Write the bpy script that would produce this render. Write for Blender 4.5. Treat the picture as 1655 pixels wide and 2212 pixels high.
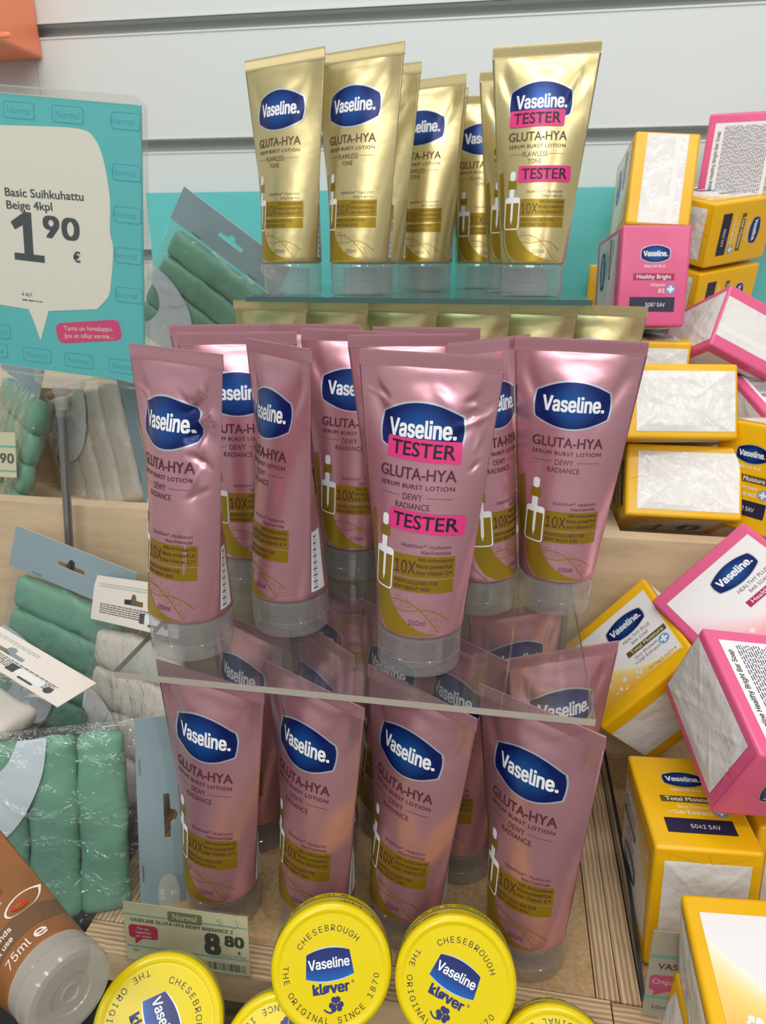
import bpy, math, random
import numpy as np
from mathutils import Matrix, Vector

for o in list(bpy.data.objects):
    bpy.data.objects.remove(o, do_unlink=True)
SC = bpy.context.scene
COL = SC.collection
random.seed(7)
rng = np.random.default_rng(7)

# All lengths below are centimetres measured from the point where the camera stands;
# CAM_H is how high that point is above the shop floor.
CM = 0.01
CAM_H = 140.0

# ------------------------------------------------------------------ camera
F_PX, PITCH, ROLL, YAW = 1549.0, math.radians(19.34), math.radians(0.147), math.radians(9.5)
fw = Vector((-math.sin(YAW) * math.cos(PITCH), math.cos(YAW) * math.cos(PITCH), -math.sin(PITCH)))
rt = Vector((math.cos(YAW), math.sin(YAW), 0))
up = rt.cross(fw)
cr, sr = math.cos(ROLL), math.sin(ROLL)
rt2 = rt * cr + up * sr
up2 = up * cr - rt * sr
cam_d = bpy.data.cameras.new('camera')
cam = bpy.data.objects.new('camera', cam_d)
COL.objects.link(cam)
cm_ = Matrix.Identity(4)
for i in range(3):
    cm_[i][0] = rt2[i]; cm_[i][1] = up2[i]; cm_[i][2] = -fw[i]
cm_[2][3] = CAM_H * CM
cam.matrix_world = cm_
cam_d.sensor_fit = 'VERTICAL'
cam_d.sensor_height = 36.0
cam_d.lens = F_PX / 2212.0 * 36.0
cam_d.clip_start = 0.02
cam_d.dof.use_dof = True
cam_d.dof.focus_distance = 0.43
cam_d.dof.aperture_fstop = 15.0
SC.camera = cam

# ------------------------------------------------------------------ light
SC.view_settings.view_transform = 'Standard'
SC.view_settings.look = 'None'
SC.view_settings.gamma = 1.0
SC.view_settings.use_curve_mapping = False
SC.view_settings.exposure = 0.08
try:
    SC.cycles.max_bounces = 10
    SC.cycles.transparent_max_bounces = 24
    SC.cycles.caustics_reflective = False
    SC.cycles.caustics_refractive = False
    SC.cycles.sample_clamp_indirect = 6.0
    SC.cycles.use_denoising = True
except Exception:
    pass
world = bpy.data.worlds.new('shop_surroundings')
SC.world = world
world.use_nodes = True
# the rest of the shop: pale ceiling above, shelves around eye level, dim floor below
_nt = world.node_tree
_tc = _nt.nodes.new('ShaderNodeTexCoord'); _sx = _nt.nodes.new('ShaderNodeSeparateXYZ'); _rp = _nt.nodes.new('ShaderNodeValToRGB')
_mr = _nt.nodes.new('ShaderNodeMapRange'); _mr.inputs['From Min'].default_value = -1; _mr.inputs['From Max'].default_value = 1
_nt.links.new(_tc.outputs['Generated'], _sx.inputs[0]); _nt.links.new(_sx.outputs[2], _mr.inputs['Value']); _nt.links.new(_mr.outputs[0], _rp.inputs[0])
_e = _rp.color_ramp.elements
_e[0].position = 0.3; _e[0].color = (0.30, 0.27, 0.24, 1)
_e[1].position = 0.75; _e[1].color = (0.84, 0.85, 0.84, 1)
_k = _e.new(0.5); _k.color = (0.70, 0.70, 0.69, 1)
_nt.links.new(_rp.outputs[0], _nt.nodes['Background'].inputs[0])
_nt.nodes['Background'].inputs[1].default_value = 0.56

def area(name, loc, target, sx, sy, power, col=(1, 0.985, 0.955)):
    d = bpy.data.lights.new(name, 'AREA')
    d.shape = 'RECTANGLE'; d.size = sx * CM; d.size_y = sy * CM
    d.energy = power; d.color = col
    o = bpy.data.objects.new(name, d); COL.objects.link(o)
    o.location = (loc[0] * CM, loc[1] * CM, (loc[2] + CAM_H) * CM)
    v = Vector(target) - Vector(loc)
    o.rotation_euler = v.to_track_quat('-Z', 'Y').to_euler()
    return o
area('ceiling_lamp', (-75, 20, 135), (-30, 70, -10), 8, 140, 4.5)
area('ceiling_lamp', (45, 15, 135), (5, 60, -20), 8, 140, 4.5)
area('ceiling_lamp', (-15, -60, 140), (-10, 40, -30), 140, 10, 9)
area('ceiling_lamp', (-10, 40, 138), (-10, 75, 0), 70, 8, 2.5)
area('ceiling_lamp', (-40, -190, 150), (-10, 40, -30), 160, 14, 12)
area('ceiling_lamp', (30, -340, 155), (-10, 40, -30), 220, 18, 20)
area('ceiling_lamp', (170, -160, 150), (0, 40, -20), 14, 160, 10)

# ------------------------------------------------------------------ materials
def lin(c):
    r = []
    for x in c:
        x = x / 255.0
        r.append(x / 12.92 if x <= 0.04045 else ((x + 0.055) / 1.055) ** 2.4)
    return (r[0], r[1], r[2], 1.0)
MATS = {}
def new_mat(name):
    m = bpy.data.materials.new(name); m.use_nodes = True
    MATS[name] = m
    return m, m.node_tree, m.node_tree.nodes['Principled BSDF']
def noise_bump(nt, p, scale, strength, dist=0.01, detail=3, coord='Object', rough=0.5, stretch=None):
    tc = nt.nodes.new('ShaderNodeTexCoord')
    n = nt.nodes.new('ShaderNodeTexNoise'); n.inputs['Scale'].default_value = scale
    n.inputs['Detail'].default_value = detail; n.inputs['Roughness'].default_value = rough
    src = tc.outputs[coord]
    if stretch:
        mp = nt.nodes.new('ShaderNodeMapping'); mp.inputs['Scale'].default_value = stretch
        nt.links.new(src, mp.inputs[0]); src = mp.outputs[0]
    nt.links.new(src, n.inputs['Vector'])
    b = nt.nodes.new('ShaderNodeBump'); b.inputs['Strength'].default_value = strength; b.inputs['Distance'].default_value = dist
    nt.links.new(n.outputs['Fac'], b.inputs['Height'])
    nt.links.new(b.outputs[0], p.inputs['Normal'])
    return n, b
def mat(name, rgb, rough=0.5, metal=0.0, spec=0.5, bump=None, coat=0.0):
    m, nt, p = new_mat(name)
    p.inputs['Base Color'].default_value = lin(rgb)
    p.inputs['Roughness'].default_value = rough
    p.inputs['Metallic'].default_value = metal
    p.inputs['Specular IOR Level'].default_value = spec
    if coat: p.inputs['Coat Weight'].default_value = coat; p.inputs['Coat Roughness'].default_value = 0.1
    if bump: noise_bump(nt, p, *bump)
    return m
def wood(name, c1, c2, stretch, scale=60, rough=0.55, bands=0.0, band_axis='X'):
    m, nt, p = new_mat(name)
    tc = nt.nodes.new('ShaderNodeTexCoord')
    mp = nt.nodes.new('ShaderNodeMapping'); mp.inputs['Scale'].default_value = stretch
    nt.links.new(tc.outputs['Object'], mp.inputs[0])
    n = nt.nodes.new('ShaderNodeTexNoise'); n.inputs['Scale'].default_value = scale
    n.inputs['Detail'].default_value = 6; n.inputs['Roughness'].default_value = 0.62
    nt.links.new(mp.outputs[0], n.inputs['Vector'])
    r = nt.nodes.new('ShaderNodeValToRGB')
    r.color_ramp.elements[0].position = 0.3; r.color_ramp.elements[1].position = 0.72
    r.color_ramp.elements[0].color = lin(c1); r.color_ramp.elements[1].color = lin(c2)
    fac = n.outputs['Fac']
    if bands:
        w = nt.nodes.new('ShaderNodeTexWave'); w.bands_direction = band_axis
        w.inputs['Scale'].default_value = bands; w.inputs['Distortion'].default_value = 1.5
        w.inputs['Detail'].default_value = 2
        nt.links.new(tc.outputs['Object'], w.inputs['Vector'])
        mx = nt.nodes.new('ShaderNodeMath'); mx.operation = 'MULTIPLY_ADD'
        mx.inputs[1].default_value = 0.35
        nt.links.new(w.outputs['Fac'], mx.inputs[0])
        m2 = nt.nodes.new('ShaderNodeMath'); m2.operation = 'MULTIPLY'; m2.inputs[1].default_value = 0.7
        nt.links.new(fac, m2.inputs[0]); nt.links.new(m2.outputs[0], mx.inputs[2])
        fac = mx.outputs[0]
    nt.links.new(fac, r.inputs[0])
    nt.links.new(r.outputs[0], p.inputs['Base Color'])
    p.inputs['Roughness'].default_value = rough
    return m
def clear(name, rgb, haze=0.05, ior=1.45, rough=0.03, bump=None, haze_rgb=(235, 238, 238), gloss=1.0):
    """thin clear plastic: lets light straight through, mirrors by Fresnel, a little milky"""
    m = bpy.data.materials.new(name); m.use_nodes = True; MATS[name] = m
    nt = m.node_tree
    for n in list(nt.nodes): nt.nodes.remove(n)
    out = nt.nodes.new('ShaderNodeOutputMaterial')
    tr = nt.nodes.new('ShaderNodeBsdfTransparent'); tr.inputs[0].default_value = lin(rgb)
    df = nt.nodes.new('ShaderNodeBsdfDiffuse'); df.inputs[0].default_value = lin(haze_rgb)
    tl = nt.nodes.new('ShaderNodeBsdfTranslucent'); tl.inputs[0].default_value = lin(haze_rgb)
    ad = nt.nodes.new('ShaderNodeMixShader'); ad.inputs[0].default_value = 0.5
    nt.links.new(df.outputs[0], ad.inputs[1]); nt.links.new(tl.outputs[0], ad.inputs[2])
    m1 = nt.nodes.new('ShaderNodeMixShader'); m1.inputs[0].default_value = haze
    nt.links.new(tr.outputs[0], m1.inputs[1]); nt.links.new(ad.outputs[0], m1.inputs[2])
    gl = nt.nodes.new('ShaderNodeBsdfGlossy'); gl.inputs['Roughness'].default_value = rough
    gl.inputs[0].default_value = (gloss, gloss, gloss, 1)
    # Schlick reflectance, the same from both sides of the thin sheet
    fr = nt.nodes.new('ShaderNodeLayerWeight'); fr.inputs['Blend'].default_value = 0.5
    pw = nt.nodes.new('ShaderNodeMath'); pw.operation = 'POWER'; pw.inputs[1].default_value = 5.0
    nt.links.new(fr.outputs['Facing'], pw.inputs[0])
    f0 = ((ior - 1) / (ior + 1)) ** 2
    sc_ = nt.nodes.new('ShaderNodeMath'); sc_.operation = 'MULTIPLY_ADD'; sc_.inputs[1].default_value = 1 - f0; sc_.inputs[2].default_value = f0
    nt.links.new(pw.outputs[0], sc_.inputs[0])
    m2 = nt.nodes.new('ShaderNodeMixShader')
    nt.links.new(sc_.outputs[0], m2.inputs[0])
    nt.links.new(m1.outputs[0], m2.inputs[1]); nt.links.new(gl.outputs[0], m2.inputs[2])
    nt.links.new(m2.outputs[0], out.inputs[0])
    if bump:
        tc = nt.nodes.new('ShaderNodeTexCoord')
        n = nt.nodes.new('ShaderNodeTexNoise'); n.inputs['Scale'].default_value = bump[0]; n.inputs['Detail'].default_value = 4
        n.inputs['Distortion'].default_value = 1.2
        nt.links.new(tc.outputs['Object'], n.inputs['Vector'])
        b = nt.nodes.new('ShaderNodeBump'); b.inputs['Strength'].default_value = bump[1]; b.inputs['Distance'].default_value = 0.01
        nt.links.new(n.outputs['Fac'], b.inputs['Height'])
        nt.links.new(b.outputs[0], gl.inputs['Normal']); nt.links.new(b.outputs[0], fr.inputs['Normal'])
    return m
def uv_radial(name, c0, c1, rough=0.25, metal=0.35):
    """printed emblem foil: lighter blue in the middle of the emblem, dark at its rim"""
    m, nt, p = new_mat(name)
    uv = nt.nodes.new('ShaderNodeUVMap')
    ln = nt.nodes.new('ShaderNodeVectorMath'); ln.operation = 'LENGTH'
    nt.links.new(uv.outputs[0], ln.inputs[0])
    r = nt.nodes.new('ShaderNodeValToRGB')
    r.color_ramp.elements[0].position = 0.0; r.color_ramp.elements[0].color = lin(c0)
    r.color_ramp.elements[1].position = 0.85; r.color_ramp.elements[1].color = lin(c1)
    nt.links.new(ln.outputs['Value'], r.inputs[0]); nt.links.new(r.outputs[0], p.inputs['Base Color'])
    p.inputs['Roughness'].default_value = rough; p.inputs['Metallic'].default_value = metal
    return m
def uv_ramp(name, stops, axis=1, rough=0.35, metal=0.0):
    m, nt, p = new_mat(name)
    uv = nt.nodes.new('ShaderNodeUVMap')
    sp = nt.nodes.new('ShaderNodeSeparateXYZ'); nt.links.new(uv.outputs[0], sp.inputs[0])
    r = nt.nodes.new('ShaderNodeValToRGB')
    mr = nt.nodes.new('ShaderNodeMapRange'); mr.inputs['From Min'].default_value = -1; mr.inputs['From Max'].default_value = 1
    nt.links.new(sp.outputs[axis], mr.inputs['Value']); nt.links.new(mr.outputs[0], r.inputs[0])
    els = r.color_ramp.elements
    els[0].position = stops[0][0]; els[0].color = lin(stops[0][1])
    els[1].position = stops[-1][0]; els[1].color = lin(stops[-1][1])
    for pos, c in stops[1:-1]:
        e = els.new(pos); e.color = lin(c)
    nt.links.new(r.outputs[0], p.inputs['Base Color'])
    p.inputs['Roughness'].default_value = rough; p.inputs['Metallic'].default_value = metal
    return m

M = MATS
mat('pink_foil', (214, 158, 170), 0.29, 0.72, bump=(45, 0.12, 0.004, 2))
mat('gold_foil', (214, 199, 146), 0.29, 0.75, bump=(45, 0.12, 0.004, 2))
mat('pink_crimp', (208, 156, 167), 0.36, 0.65)
mat('gold_crimp', (208, 194, 146), 0.36, 0.68)
uv_radial('emblem_blue', (20, 95, 175), (4, 28, 98), 0.28, 0.3)
mat('emblem_silver', (205, 215, 225), 0.3, 0.6)
mat('white_print', (238, 238, 240), 0.45)
mat('maroon_print', (88, 38, 54), 0.45)
mat('brown_print', (92, 72, 46), 0.45)
mat('olive_gold', (158, 130, 28), 0.35, 0.55)
mat('leaf_gold', (165, 138, 36), 0.35, 0.6)
mat('sticker_pink', (222, 52, 128), 0.4)
mat('black_print', (22, 20, 24), 0.5)
clear('cap_plastic', (248, 248, 248), haze=0.2, ior=1.5, rough=0.08, haze_rgb=(236, 236, 236))
clear('acrylic', (244, 246, 245), haze=0.03, ior=1.47, rough=0.02)
clear('glass_green', (222, 240, 235), haze=0.02, ior=1.5, rough=0.01)
mat('acrylic_edge', (176, 168, 156), 0.25)
mat('glass_edge', (70, 100, 96), 0.15)
clear('bag_film', (250, 250, 250), haze=0.03, ior=1.55, rough=0.05, bump=(26, 1.0), gloss=1.0)
mat('slat_white', (206, 211, 209), 0.42)
mat('groove_grey', (196, 200, 200), 0.5)
mat('teal_panel', (96, 190, 190), 0.35)
wood('board_wood', (192, 168, 135), (222, 199, 165), (1, 1, 7), 9, 0.5)
wood('board_wood_right', (196, 170, 132), (226, 204, 168), (1, 1, 7), 9, 0.5)
wood('ply_x', (150, 122, 92), (212, 184, 148), (1.5, 30, 10), 7, 0.55, 95, 'Y')
wood('ply_y', (150, 122, 92), (212, 184, 148), (30, 1.5, 10), 7, 0.55, 95, 'X')
wood('ply_face', (196, 166, 124), (226, 200, 160), (3, 3, 12), 8, 0.5)
m = wood('hardboard', (160, 128, 90), (196, 164, 122), (1, 1, 1), 260, 0.7)
mat('black_liner', (24, 24, 26), 0.5)
mat('floor_grey', (140, 138, 134), 0.6)
mat('sign_teal', (86, 190, 192), 0.4)
mat('sign_teal_print', (66, 158, 186), 0.4)
mat('sign_paper', (228, 226, 212), 0.6)
mat('sign_grey', (58, 66, 72), 0.6)
mat('sign_pink', (214, 62, 118), 0.45)
mat('steel_grey', (150, 152, 154), 0.35, 0.8)
mat('card_blue', (132, 152, 158), 0.5)
mat('card_pale', (226, 216, 206), 0.55)
mat('card_print', (70, 74, 76), 0.6)
mat('card_spot', (168, 178, 172), 0.5)
mat('insert_blue', (196, 208, 214), 0.45)
mat('insert_white', (226, 228, 228), 0.5)
mat('cap_green', (104, 156, 132), 0.5, bump=(30, 0.3, 0.006, 4))
mat('cap_beige', (208, 201, 188), 0.5, bump=(30, 0.35, 0.006, 4))
mat('soap_yellow', (234, 180, 12), 0.3, bump=(22, 0.22, 0.006, 2))
mat('soap_pink', (222, 94, 138), 0.3, bump=(22, 0.22, 0.006, 2))
mat('film_white', (226, 224, 220), 0.22, 0.0, 0.6, bump=(40, 0.35, 0.01, 4))
mat('label_white', (232, 228, 228), 0.35)
uv_ramp('swirl_pink', [(0.0, (240, 150, 160)), (0.55, (240, 200, 206)), (1.0, (236, 226, 228))], 1)
uv_ramp('swirl_yellow', [(0.0, (228, 170, 50)), (0.6, (240, 212, 130)), (1.0, (244, 238, 220))], 1)
mat('navy_block', (34, 30, 62), 0.4)
mat('crimson_strip', (170, 28, 84), 0.4)
mat('olive_strip', (98, 82, 24), 0.4)
mat('icon_blue', (110, 160, 215), 0.4)
mat('grey_print', (92, 92, 110), 0.5)
mat('tin_yellow', (226, 203, 2), 0.24, 0.0, 0.35, coat=0.08)
mat('tin_seam', (110, 108, 70), 0.35, 0.7)
mat('tin_print', (28, 34, 62), 0.4)
uv_ramp('tin_blue', [(0.0, (16, 92, 176)), (0.45, (14, 48, 124)), (1.0, (20, 34, 96))], 1, 0.25)
mat('tin_navy', (36, 44, 112), 0.35)
mat('cream_brown', (138, 84, 36), 0.35, 0.0, 0.5, coat=0.2)
mat('cream_dark', (104, 74, 48), 0.4)
clear('cream_cap', (240, 238, 226), haze=0.62, ior=1.42, rough=0.12, haze_rgb=(226, 226, 218))
mat('tag_paper', (222, 218, 184), 0.45)
mat('tag_paper_dull', (196, 188, 172), 0.45)
mat('tag_teal', (110, 190, 172), 0.45)
mat('tag_olive', (122, 122, 88), 0.5)
mat('tag_print', (48, 48, 40), 0.5)
mat('tag_red', (196, 30, 70), 0.45)
clear('tag_holder', (250, 250, 248), haze=0.03, ior=1.45, rough=0.03)
mat('orange_box', (246, 140, 100), 0.3)
mat('nut_skin', (240, 226, 214), 0.5)
mat('nut_red', (176, 50, 24), 0.4)

# ------------------------------------------------------------------ mesh helpers
class MB:
    def __init__(s): s.v = []; s.f = []; s.m = []; s.uv = {}; s.mats = []
    def mi(s, name):
        if name not in s.mats: s.mats.append(name)
        return s.mats.index(name)
    def add(s, vs, fs, mname, uvs=None):
        b = len(s.v); k = s.mi(mname)
        s.v += [tuple(map(float, p)) for p in vs]
        if uvs is not None:
            for i, u in enumerate(uvs): s.uv[b + i] = u
        for f in fs:
            s.f.append([b + i for i in f]); s.m.append(k)
    def grid(s, fn, nu, nv, mname, uvfn=None, flip=False):
        vs = []; uvs = []
        for j in range(nv + 1):
            for i in range(nu + 1):
                vs.append(fn(i / nu, j / nv))
                uvs.append((2 * i / nu - 1, 2 * j / nv - 1) if uvfn is None else uvfn(i / nu, j / nv))
        fs = []
        for j in range(nv):
            for i in range(nu):
                a = j * (nu + 1) + i
                q = [a, a + 1, a + nu + 2, a + nu + 1]
                fs.append(q[::-1] if flip else q)
        s.add(vs, fs, mname, uvs)
    def box(s, lo, hi, mname, sides=None):
        x0, y0, z0 = lo; x1, y1, z1 = hi
        vs = [(x0, y0, z0), (x1, y0, z0), (x1, y1, z0), (x0, y1, z0), (x0, y0, z1), (x1, y0, z1), (x1, y1, z1), (x0, y1, z1)]
        F = {'bottom': [0, 3, 2, 1], 'top': [4, 5, 6, 7], 'front': [0, 1, 5, 4], 'right': [1, 2, 6, 5], 'back': [2, 3, 7, 6], 'left': [3, 0, 4, 7]}
        sides = sides or {}
        for k, f in F.items():
            s.add([vs[i] for i in f], [[0, 1, 2, 3]], sides.get(k, mname))
    def lathe(s, prof, n, mname, sx=1.0, sy=1.0, close=True, mats=None):
        k = len(prof)
        vs = []
        for i in range(n):
            a = 2 * math.pi * i / n
            for r, z in prof: vs.append((r * math.cos(a) * sx, r * math.sin(a) * sy, z))
        for j in range(k - 1):
            fs = []
            for i in range(n):
                i2 = (i + 1) % n
                fs.append([i * k + j, i2 * k + j, i2 * k + j + 1, i * k + j + 1])
            if mats: s.add_idx(vs, fs, mats[j])
            else: s.add_idx(vs, fs, mname)
    def add_idx(s, vs, fs, mname):
        used = sorted({i for f in fs for i in f}); mp = {a: b for b, a in enumerate(used)}
        s.add([vs[i] for i in used], [[mp[i] for i in f] for f in fs], mname)
    def tube(s, pts, r, mname, n=10):
        pts = [Vector(p) for p in pts]; rings = []
        for i, p in enumerate(pts):
            d = (pts[min(i + 1, len(pts) - 1)] - pts[max(i - 1, 0)]).normalized()
            a = Vector((0, 0, 1)) if abs(d.z) < .9 else Vector((1, 0, 0))
            u = d.cross(a).normalized(); w = d.cross(u)
            rings.append([p + (u * math.cos(t) + w * math.sin(t)) * r for t in [2 * math.pi * k / n for k in range(n)]])
        vs = [q for R in rings for q in R]; fs = []
        for i in range(len(pts) - 1):
            for k in range(n):
                k2 = (k + 1) % n
                fs.append([i * n + k, i * n + k2, (i + 1) * n + k2, (i + 1) * n + k])
        fs.append(list(range(n))[::-1]); fs.append([(len(pts) - 1) * n + k for k in range(n)])
        s.add(vs, fs, mname)
    def mesh(s, name, smooth=True, weld=False, sharp=None):
        me = bpy.data.meshes.new(name)
        vs = [(a * CM, b * CM, c * CM) for a, b, c in s.v]
        me.from_pydata(vs, [], s.f)
        for nme in s.mats: me.materials.append(M[nme])
        me.polygons.foreach_set('material_index', s.m)
        me.polygons.foreach_set('use_smooth', [smooth] * len(s.f))
        if s.uv:
            l = me.uv_layers.new(name='UVMap')
            for lp in me.loops: l.data[lp.index].uv = s.uv.get(lp.vertex_index, (0, 0))
        if weld:
            import bmesh
            bm = bmesh.new(); bm.from_mesh(me)
            bmesh.ops.remove_doubles(bm, verts=bm.verts, dist=1e-6)
            bmesh.ops.recalc_face_normals(bm, faces=bm.faces)
            bm.to_mesh(me); bm.free()
        me.update()
        if sharp: me.set_sharp_from_angle(angle=math.radians(sharp))
        return me
    def build(s, name, parent=None, smooth=True, weld=False, sharp=None):
        o = bpy.data.objects.new(name, s.mesh(name, smooth, weld, sharp)); COL.objects.link(o)
        if parent: o.parent = parent
        return o

def tag(o, label=None, cat=None, group=None, kind=None):
    if label: o['label'] = label
    if cat: o['category'] = cat
    if group: o['group'] = group
    if kind: o['kind'] = kind
    return o
def thing(name, label, cat, group=None):
    o = bpy.data.objects.new(name, None); COL.objects.link(o)
    o.empty_display_size = 0.02
    return tag(o, label, cat, group)
def pose(o, R, c):
    m_ = Matrix.Identity(4)
    x = Vector((R[0][0], R[1][0], R[2][0])).normalized()
    z = Vector((R[0][2], R[1][2], R[2][2])); z = (z - x * z.dot(x)).normalized()
    y = z.cross(x)
    for i in range(3):
        m_[i][0] = x[i]; m_[i][1] = y[i]; m_[i][2] = z[i]
    m_[0][3] = c[0] * CM; m_[1][3] = c[1] * CM; m_[2][3] = (c[2] + CAM_H) * CM
    o.matrix_world = m_
    return o
def frame(x, z):
    x = Vector(x).normalized(); z = Vector(z); z = (z - x * z.dot(x)).normalized(); y = z.cross(x)
    return [[x[i], y[i], z[i]] for i in range(3)]
def copy_thing(src, label, group=None):
    r = src.copy(); COL.objects.link(r); r['label'] = label
    if group: r['group'] = group
    def kids(a, b):
        for ch in list(a.children):
            c = ch.copy(); COL.objects.link(c); c.parent = b
            kids(ch, c)
    kids(src, r)
    return r
def flat(o):
    """world placement for top-level meshes whose vertices are already in scene centimetres"""
    o.location = (0, 0, CAM_H * CM); return o

# ------------------------------------------------------------------ lettering
try:   # Blender's own interface typeface, when this Blender carries it
    FONT = bpy.data.fonts.load(bpy.utils.system_resource('DATAFILES', path='fonts') + '/Inter.woff2')
except Exception:
    FONT = None
_tc = {}
def glyphs(s, bold=0.0, space=1.0, plain=False):
    k = (s, bold, space, plain)
    if k in _tc: return _tc[k]
    cu = bpy.data.curves.new('lettering', 'FONT'); cu.body = s; cu.size = 1.0; cu.offset = 0.0
    if FONT and not plain: cu.font = FONT
    cu.space_character = space; cu.resolution_u = 3; cu.fill_mode = 'FRONT' if hasattr(cu, 'fill_mode') else cu.fill_mode
    ob = bpy.data.objects.new('lettering', cu); COL.objects.link(ob)
    dg = bpy.context.evaluated_depsgraph_get(); dg.update()
    me = bpy.data.meshes.new_from_object(ob.evaluated_get(dg))
    V = [(v.co.x, v.co.y) for v in me.vertices]; F = [list(p.vertices) for p in me.polygons]
    bpy.data.objects.remove(ob, do_unlink=True); bpy.data.curves.remove(cu); bpy.data.meshes.remove(me)
    _tc[k] = (V, F); return V, F
CAPH = max(v[1] for v in glyphs('H')[0])
CAPB = max(v[1] for v in glyphs('H', plain=True)[0])
HUMANIST = ('Basic', 'Beige', 'Normal', 'Tama', 'Jos', 'Onpa', 'Hinta', 'Healthy', 'Total', 'Max', 'kappa', 'per as')
def text(mb, s, fn, mname, x0=None, x1=None, xc=None, base=0.0, cap=0.3, width=None, bold=0.0, space=1.0, rot=0.0, shear=0.0, off=0.02):
    plain = s.startswith(HUMANIST) or (s.upper() == s and not any(ch.isdigit() for ch in s) and len(s) > 2)
    V, F = glyphs(s, 0.0, space, plain)
    if not V: return
    a = min(v[0] for v in V) - bold; b = max(v[0] for v in V) + bold
    sy = cap / (CAPB if plain else CAPH)
    sx = sy if width is None else width / (b - a)
    w = (b - a) * sx
    if x0 is not None: ox = x0
    elif x1 is not None: ox = x1 - w
    else: ox = (xc or 0) - w / 2
    c, s_ = math.cos(rot), math.sin(rot)
    mx, my = ox + w / 2, base + cap / 2
    # heavier weights: the same glyphs laid over each other, a stroke's breadth apart
    ds = [(0, 0)] if bold < .004 else [(k * bold, j * bold * .5) for k, j in ((-1, -1), (-1, 1), (0, 0), (1, -1), (1, 1))]
    out = []; FF = []
    for k, (ex, ey) in enumerate(ds):
        FF += [[i + k * len(V) for i in f] for f in F]
    for vx, vy, lift in [(v[0] + ex, v[1] + ey, k * .0016) for k, (ex, ey) in enumerate(ds) for v in V]:
        px = ox + (vx - a) * sx + shear * vy * sy; py = base + vy * sy
        if rot:
            dx, dy = px - mx, py - my; px, py = mx + dx * c - dy * s_, my + dx * s_ + dy * c
        out.append(fn(px, py, off + lift))
    mb.add(out, FF, mname)
def rect(mb, fn, x0, x1, y0, y1, mname, off=0.01, nu=1, nv=1, rot=0.0):
    cx, cy = (x0 + x1) / 2, (y0 + y1) / 2; c, s_ = math.cos(rot), math.sin(rot)
    def g(u, v):
        dx, dy = x0 + (x1 - x0) * u - cx, y0 + (y1 - y0) * v - cy
        return fn(cx + dx * c - dy * s_, cy + dx * s_ + dy * c, off)
    mb.grid(g, nu, nv, mname)
def rrect_cols(mb, fn, x0, x1, y0, y1, r, mname, off=0.01, nu=16, nv=4, rot=0.0):
    """rounded rectangle as a column grid (wraps well)"""
    cx, cy = (x0 + x1) / 2, (y0 + y1) / 2; c, s_ = math.cos(rot), math.sin(rot)
    us = [0, .15, .35, .6, 1]
    xs = [x0 + r * (1 - math.cos(math.pi / 2 * t)) for t in us]
    xs += [x0 + r + (x1 - x0 - 2 * r) * i / nu for i in range(1, nu)]
    xs += [x1 - r * (1 - math.cos(math.pi / 2 * t)) for t in us[::-1]]
    n = len(xs) - 1
    def g(u, v):
        x = xs[int(round(u * n))]
        d = min(x - x0, x1 - x); h = (y1 - y0) / 2
        if d < r: h = h - r + math.sqrt(max(0, r * r - (r - d) ** 2))
        y = cy + h * (2 * v - 1)
        dx, dy = x - cx, y - cy
        return fn(cx + dx * c - dy * s_, cy + dx * s_ + dy * c, off)
    mb.grid(g, n, nv, mname)
def ribbon(mb, fn, A, B, mname, off=0.01, nv=3):
    n = len(A) - 1
    def g(u, v):
        i = int(round(u * n))
        return fn(A[i][0] * (1 - v) + B[i][0] * v, A[i][1] * (1 - v) + B[i][1] * v, off)
    mb.grid(g, n, nv, mname, flip=True)
def curve_pts(P, n=24):
    """Catmull-Rom through points"""
    P = [P[0]] + list(P) + [P[-1]]; out = []
    segs = len(P) - 3
    for i in range(n + 1):
        t = i / n * segs; k = min(int(t), segs - 1); t -= k
        p0, p1, p2, p3 = [np.array(p, float) for p in P[k:k + 4]]
        out.append(tuple(0.5 * (2 * p1 + (p2 - p0) * t + (2 * p0 - 5 * p1 + 4 * p2 - p3) * t * t + (3 * p1 - p0 - 3 * p2 + p3) * t ** 3)))
    return out
def line(mb, fn, P, w, mname, off=0.012, n=24):
    Q = curve_pts(P, n); A = []; B = []
    for i, p in enumerate(Q):
        a = Q[max(i - 1, 0)]; b = Q[min(i + 1, len(Q) - 1)]
        dx, dy = b[0] - a[0], b[1] - a[1]; l = math.hypot(dx, dy) or 1
        A.append((p[0] - dy / l * w / 2, p[1] + dx / l * w / 2)); B.append((p[0] + dy / l * w / 2, p[1] - dx / l * w / 2))
    ribbon(mb, fn, A, B, mname, off, 1)
def emblem_shape(mb, fn, cx, cy, w, h, mname, off, side=0.56, nu=20, nv=10, rot=0.0, taper=0.05):
    c, s_ = math.cos(rot), math.sin(rot)
    def g(u, v):
        a = 2 * u - 1; b = 2 * v - 1
        hh = h / 2 * (side + (1 - side) * (1 - abs(a) ** 2.0))
        x = a * w / 2 * (1 - taper * b * (1 if b < 0 else 1) * 0 - taper * abs(b) ** 2); y = b * hh
        return fn(cx + x * c - y * s_, cy + x * s_ + y * c, off)
    mb.grid(g, nu, nv, mname, uvfn=lambda u, v: (2 * u - 1, (2 * v - 1) * 0.8))
def disc(mb, fn, cx, cy, rx, ry, mname, off=0.01, n=24):
    vs = [fn(cx, cy, off)] + [fn(cx + rx * math.cos(2 * math.pi * i / n), cy + ry * math.sin(2 * math.pi * i / n), off) for i in range(n)]
    mb.add(vs, [[0, 1 + i, 1 + (i + 1) % n] for i in range(n)], mname)
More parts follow.
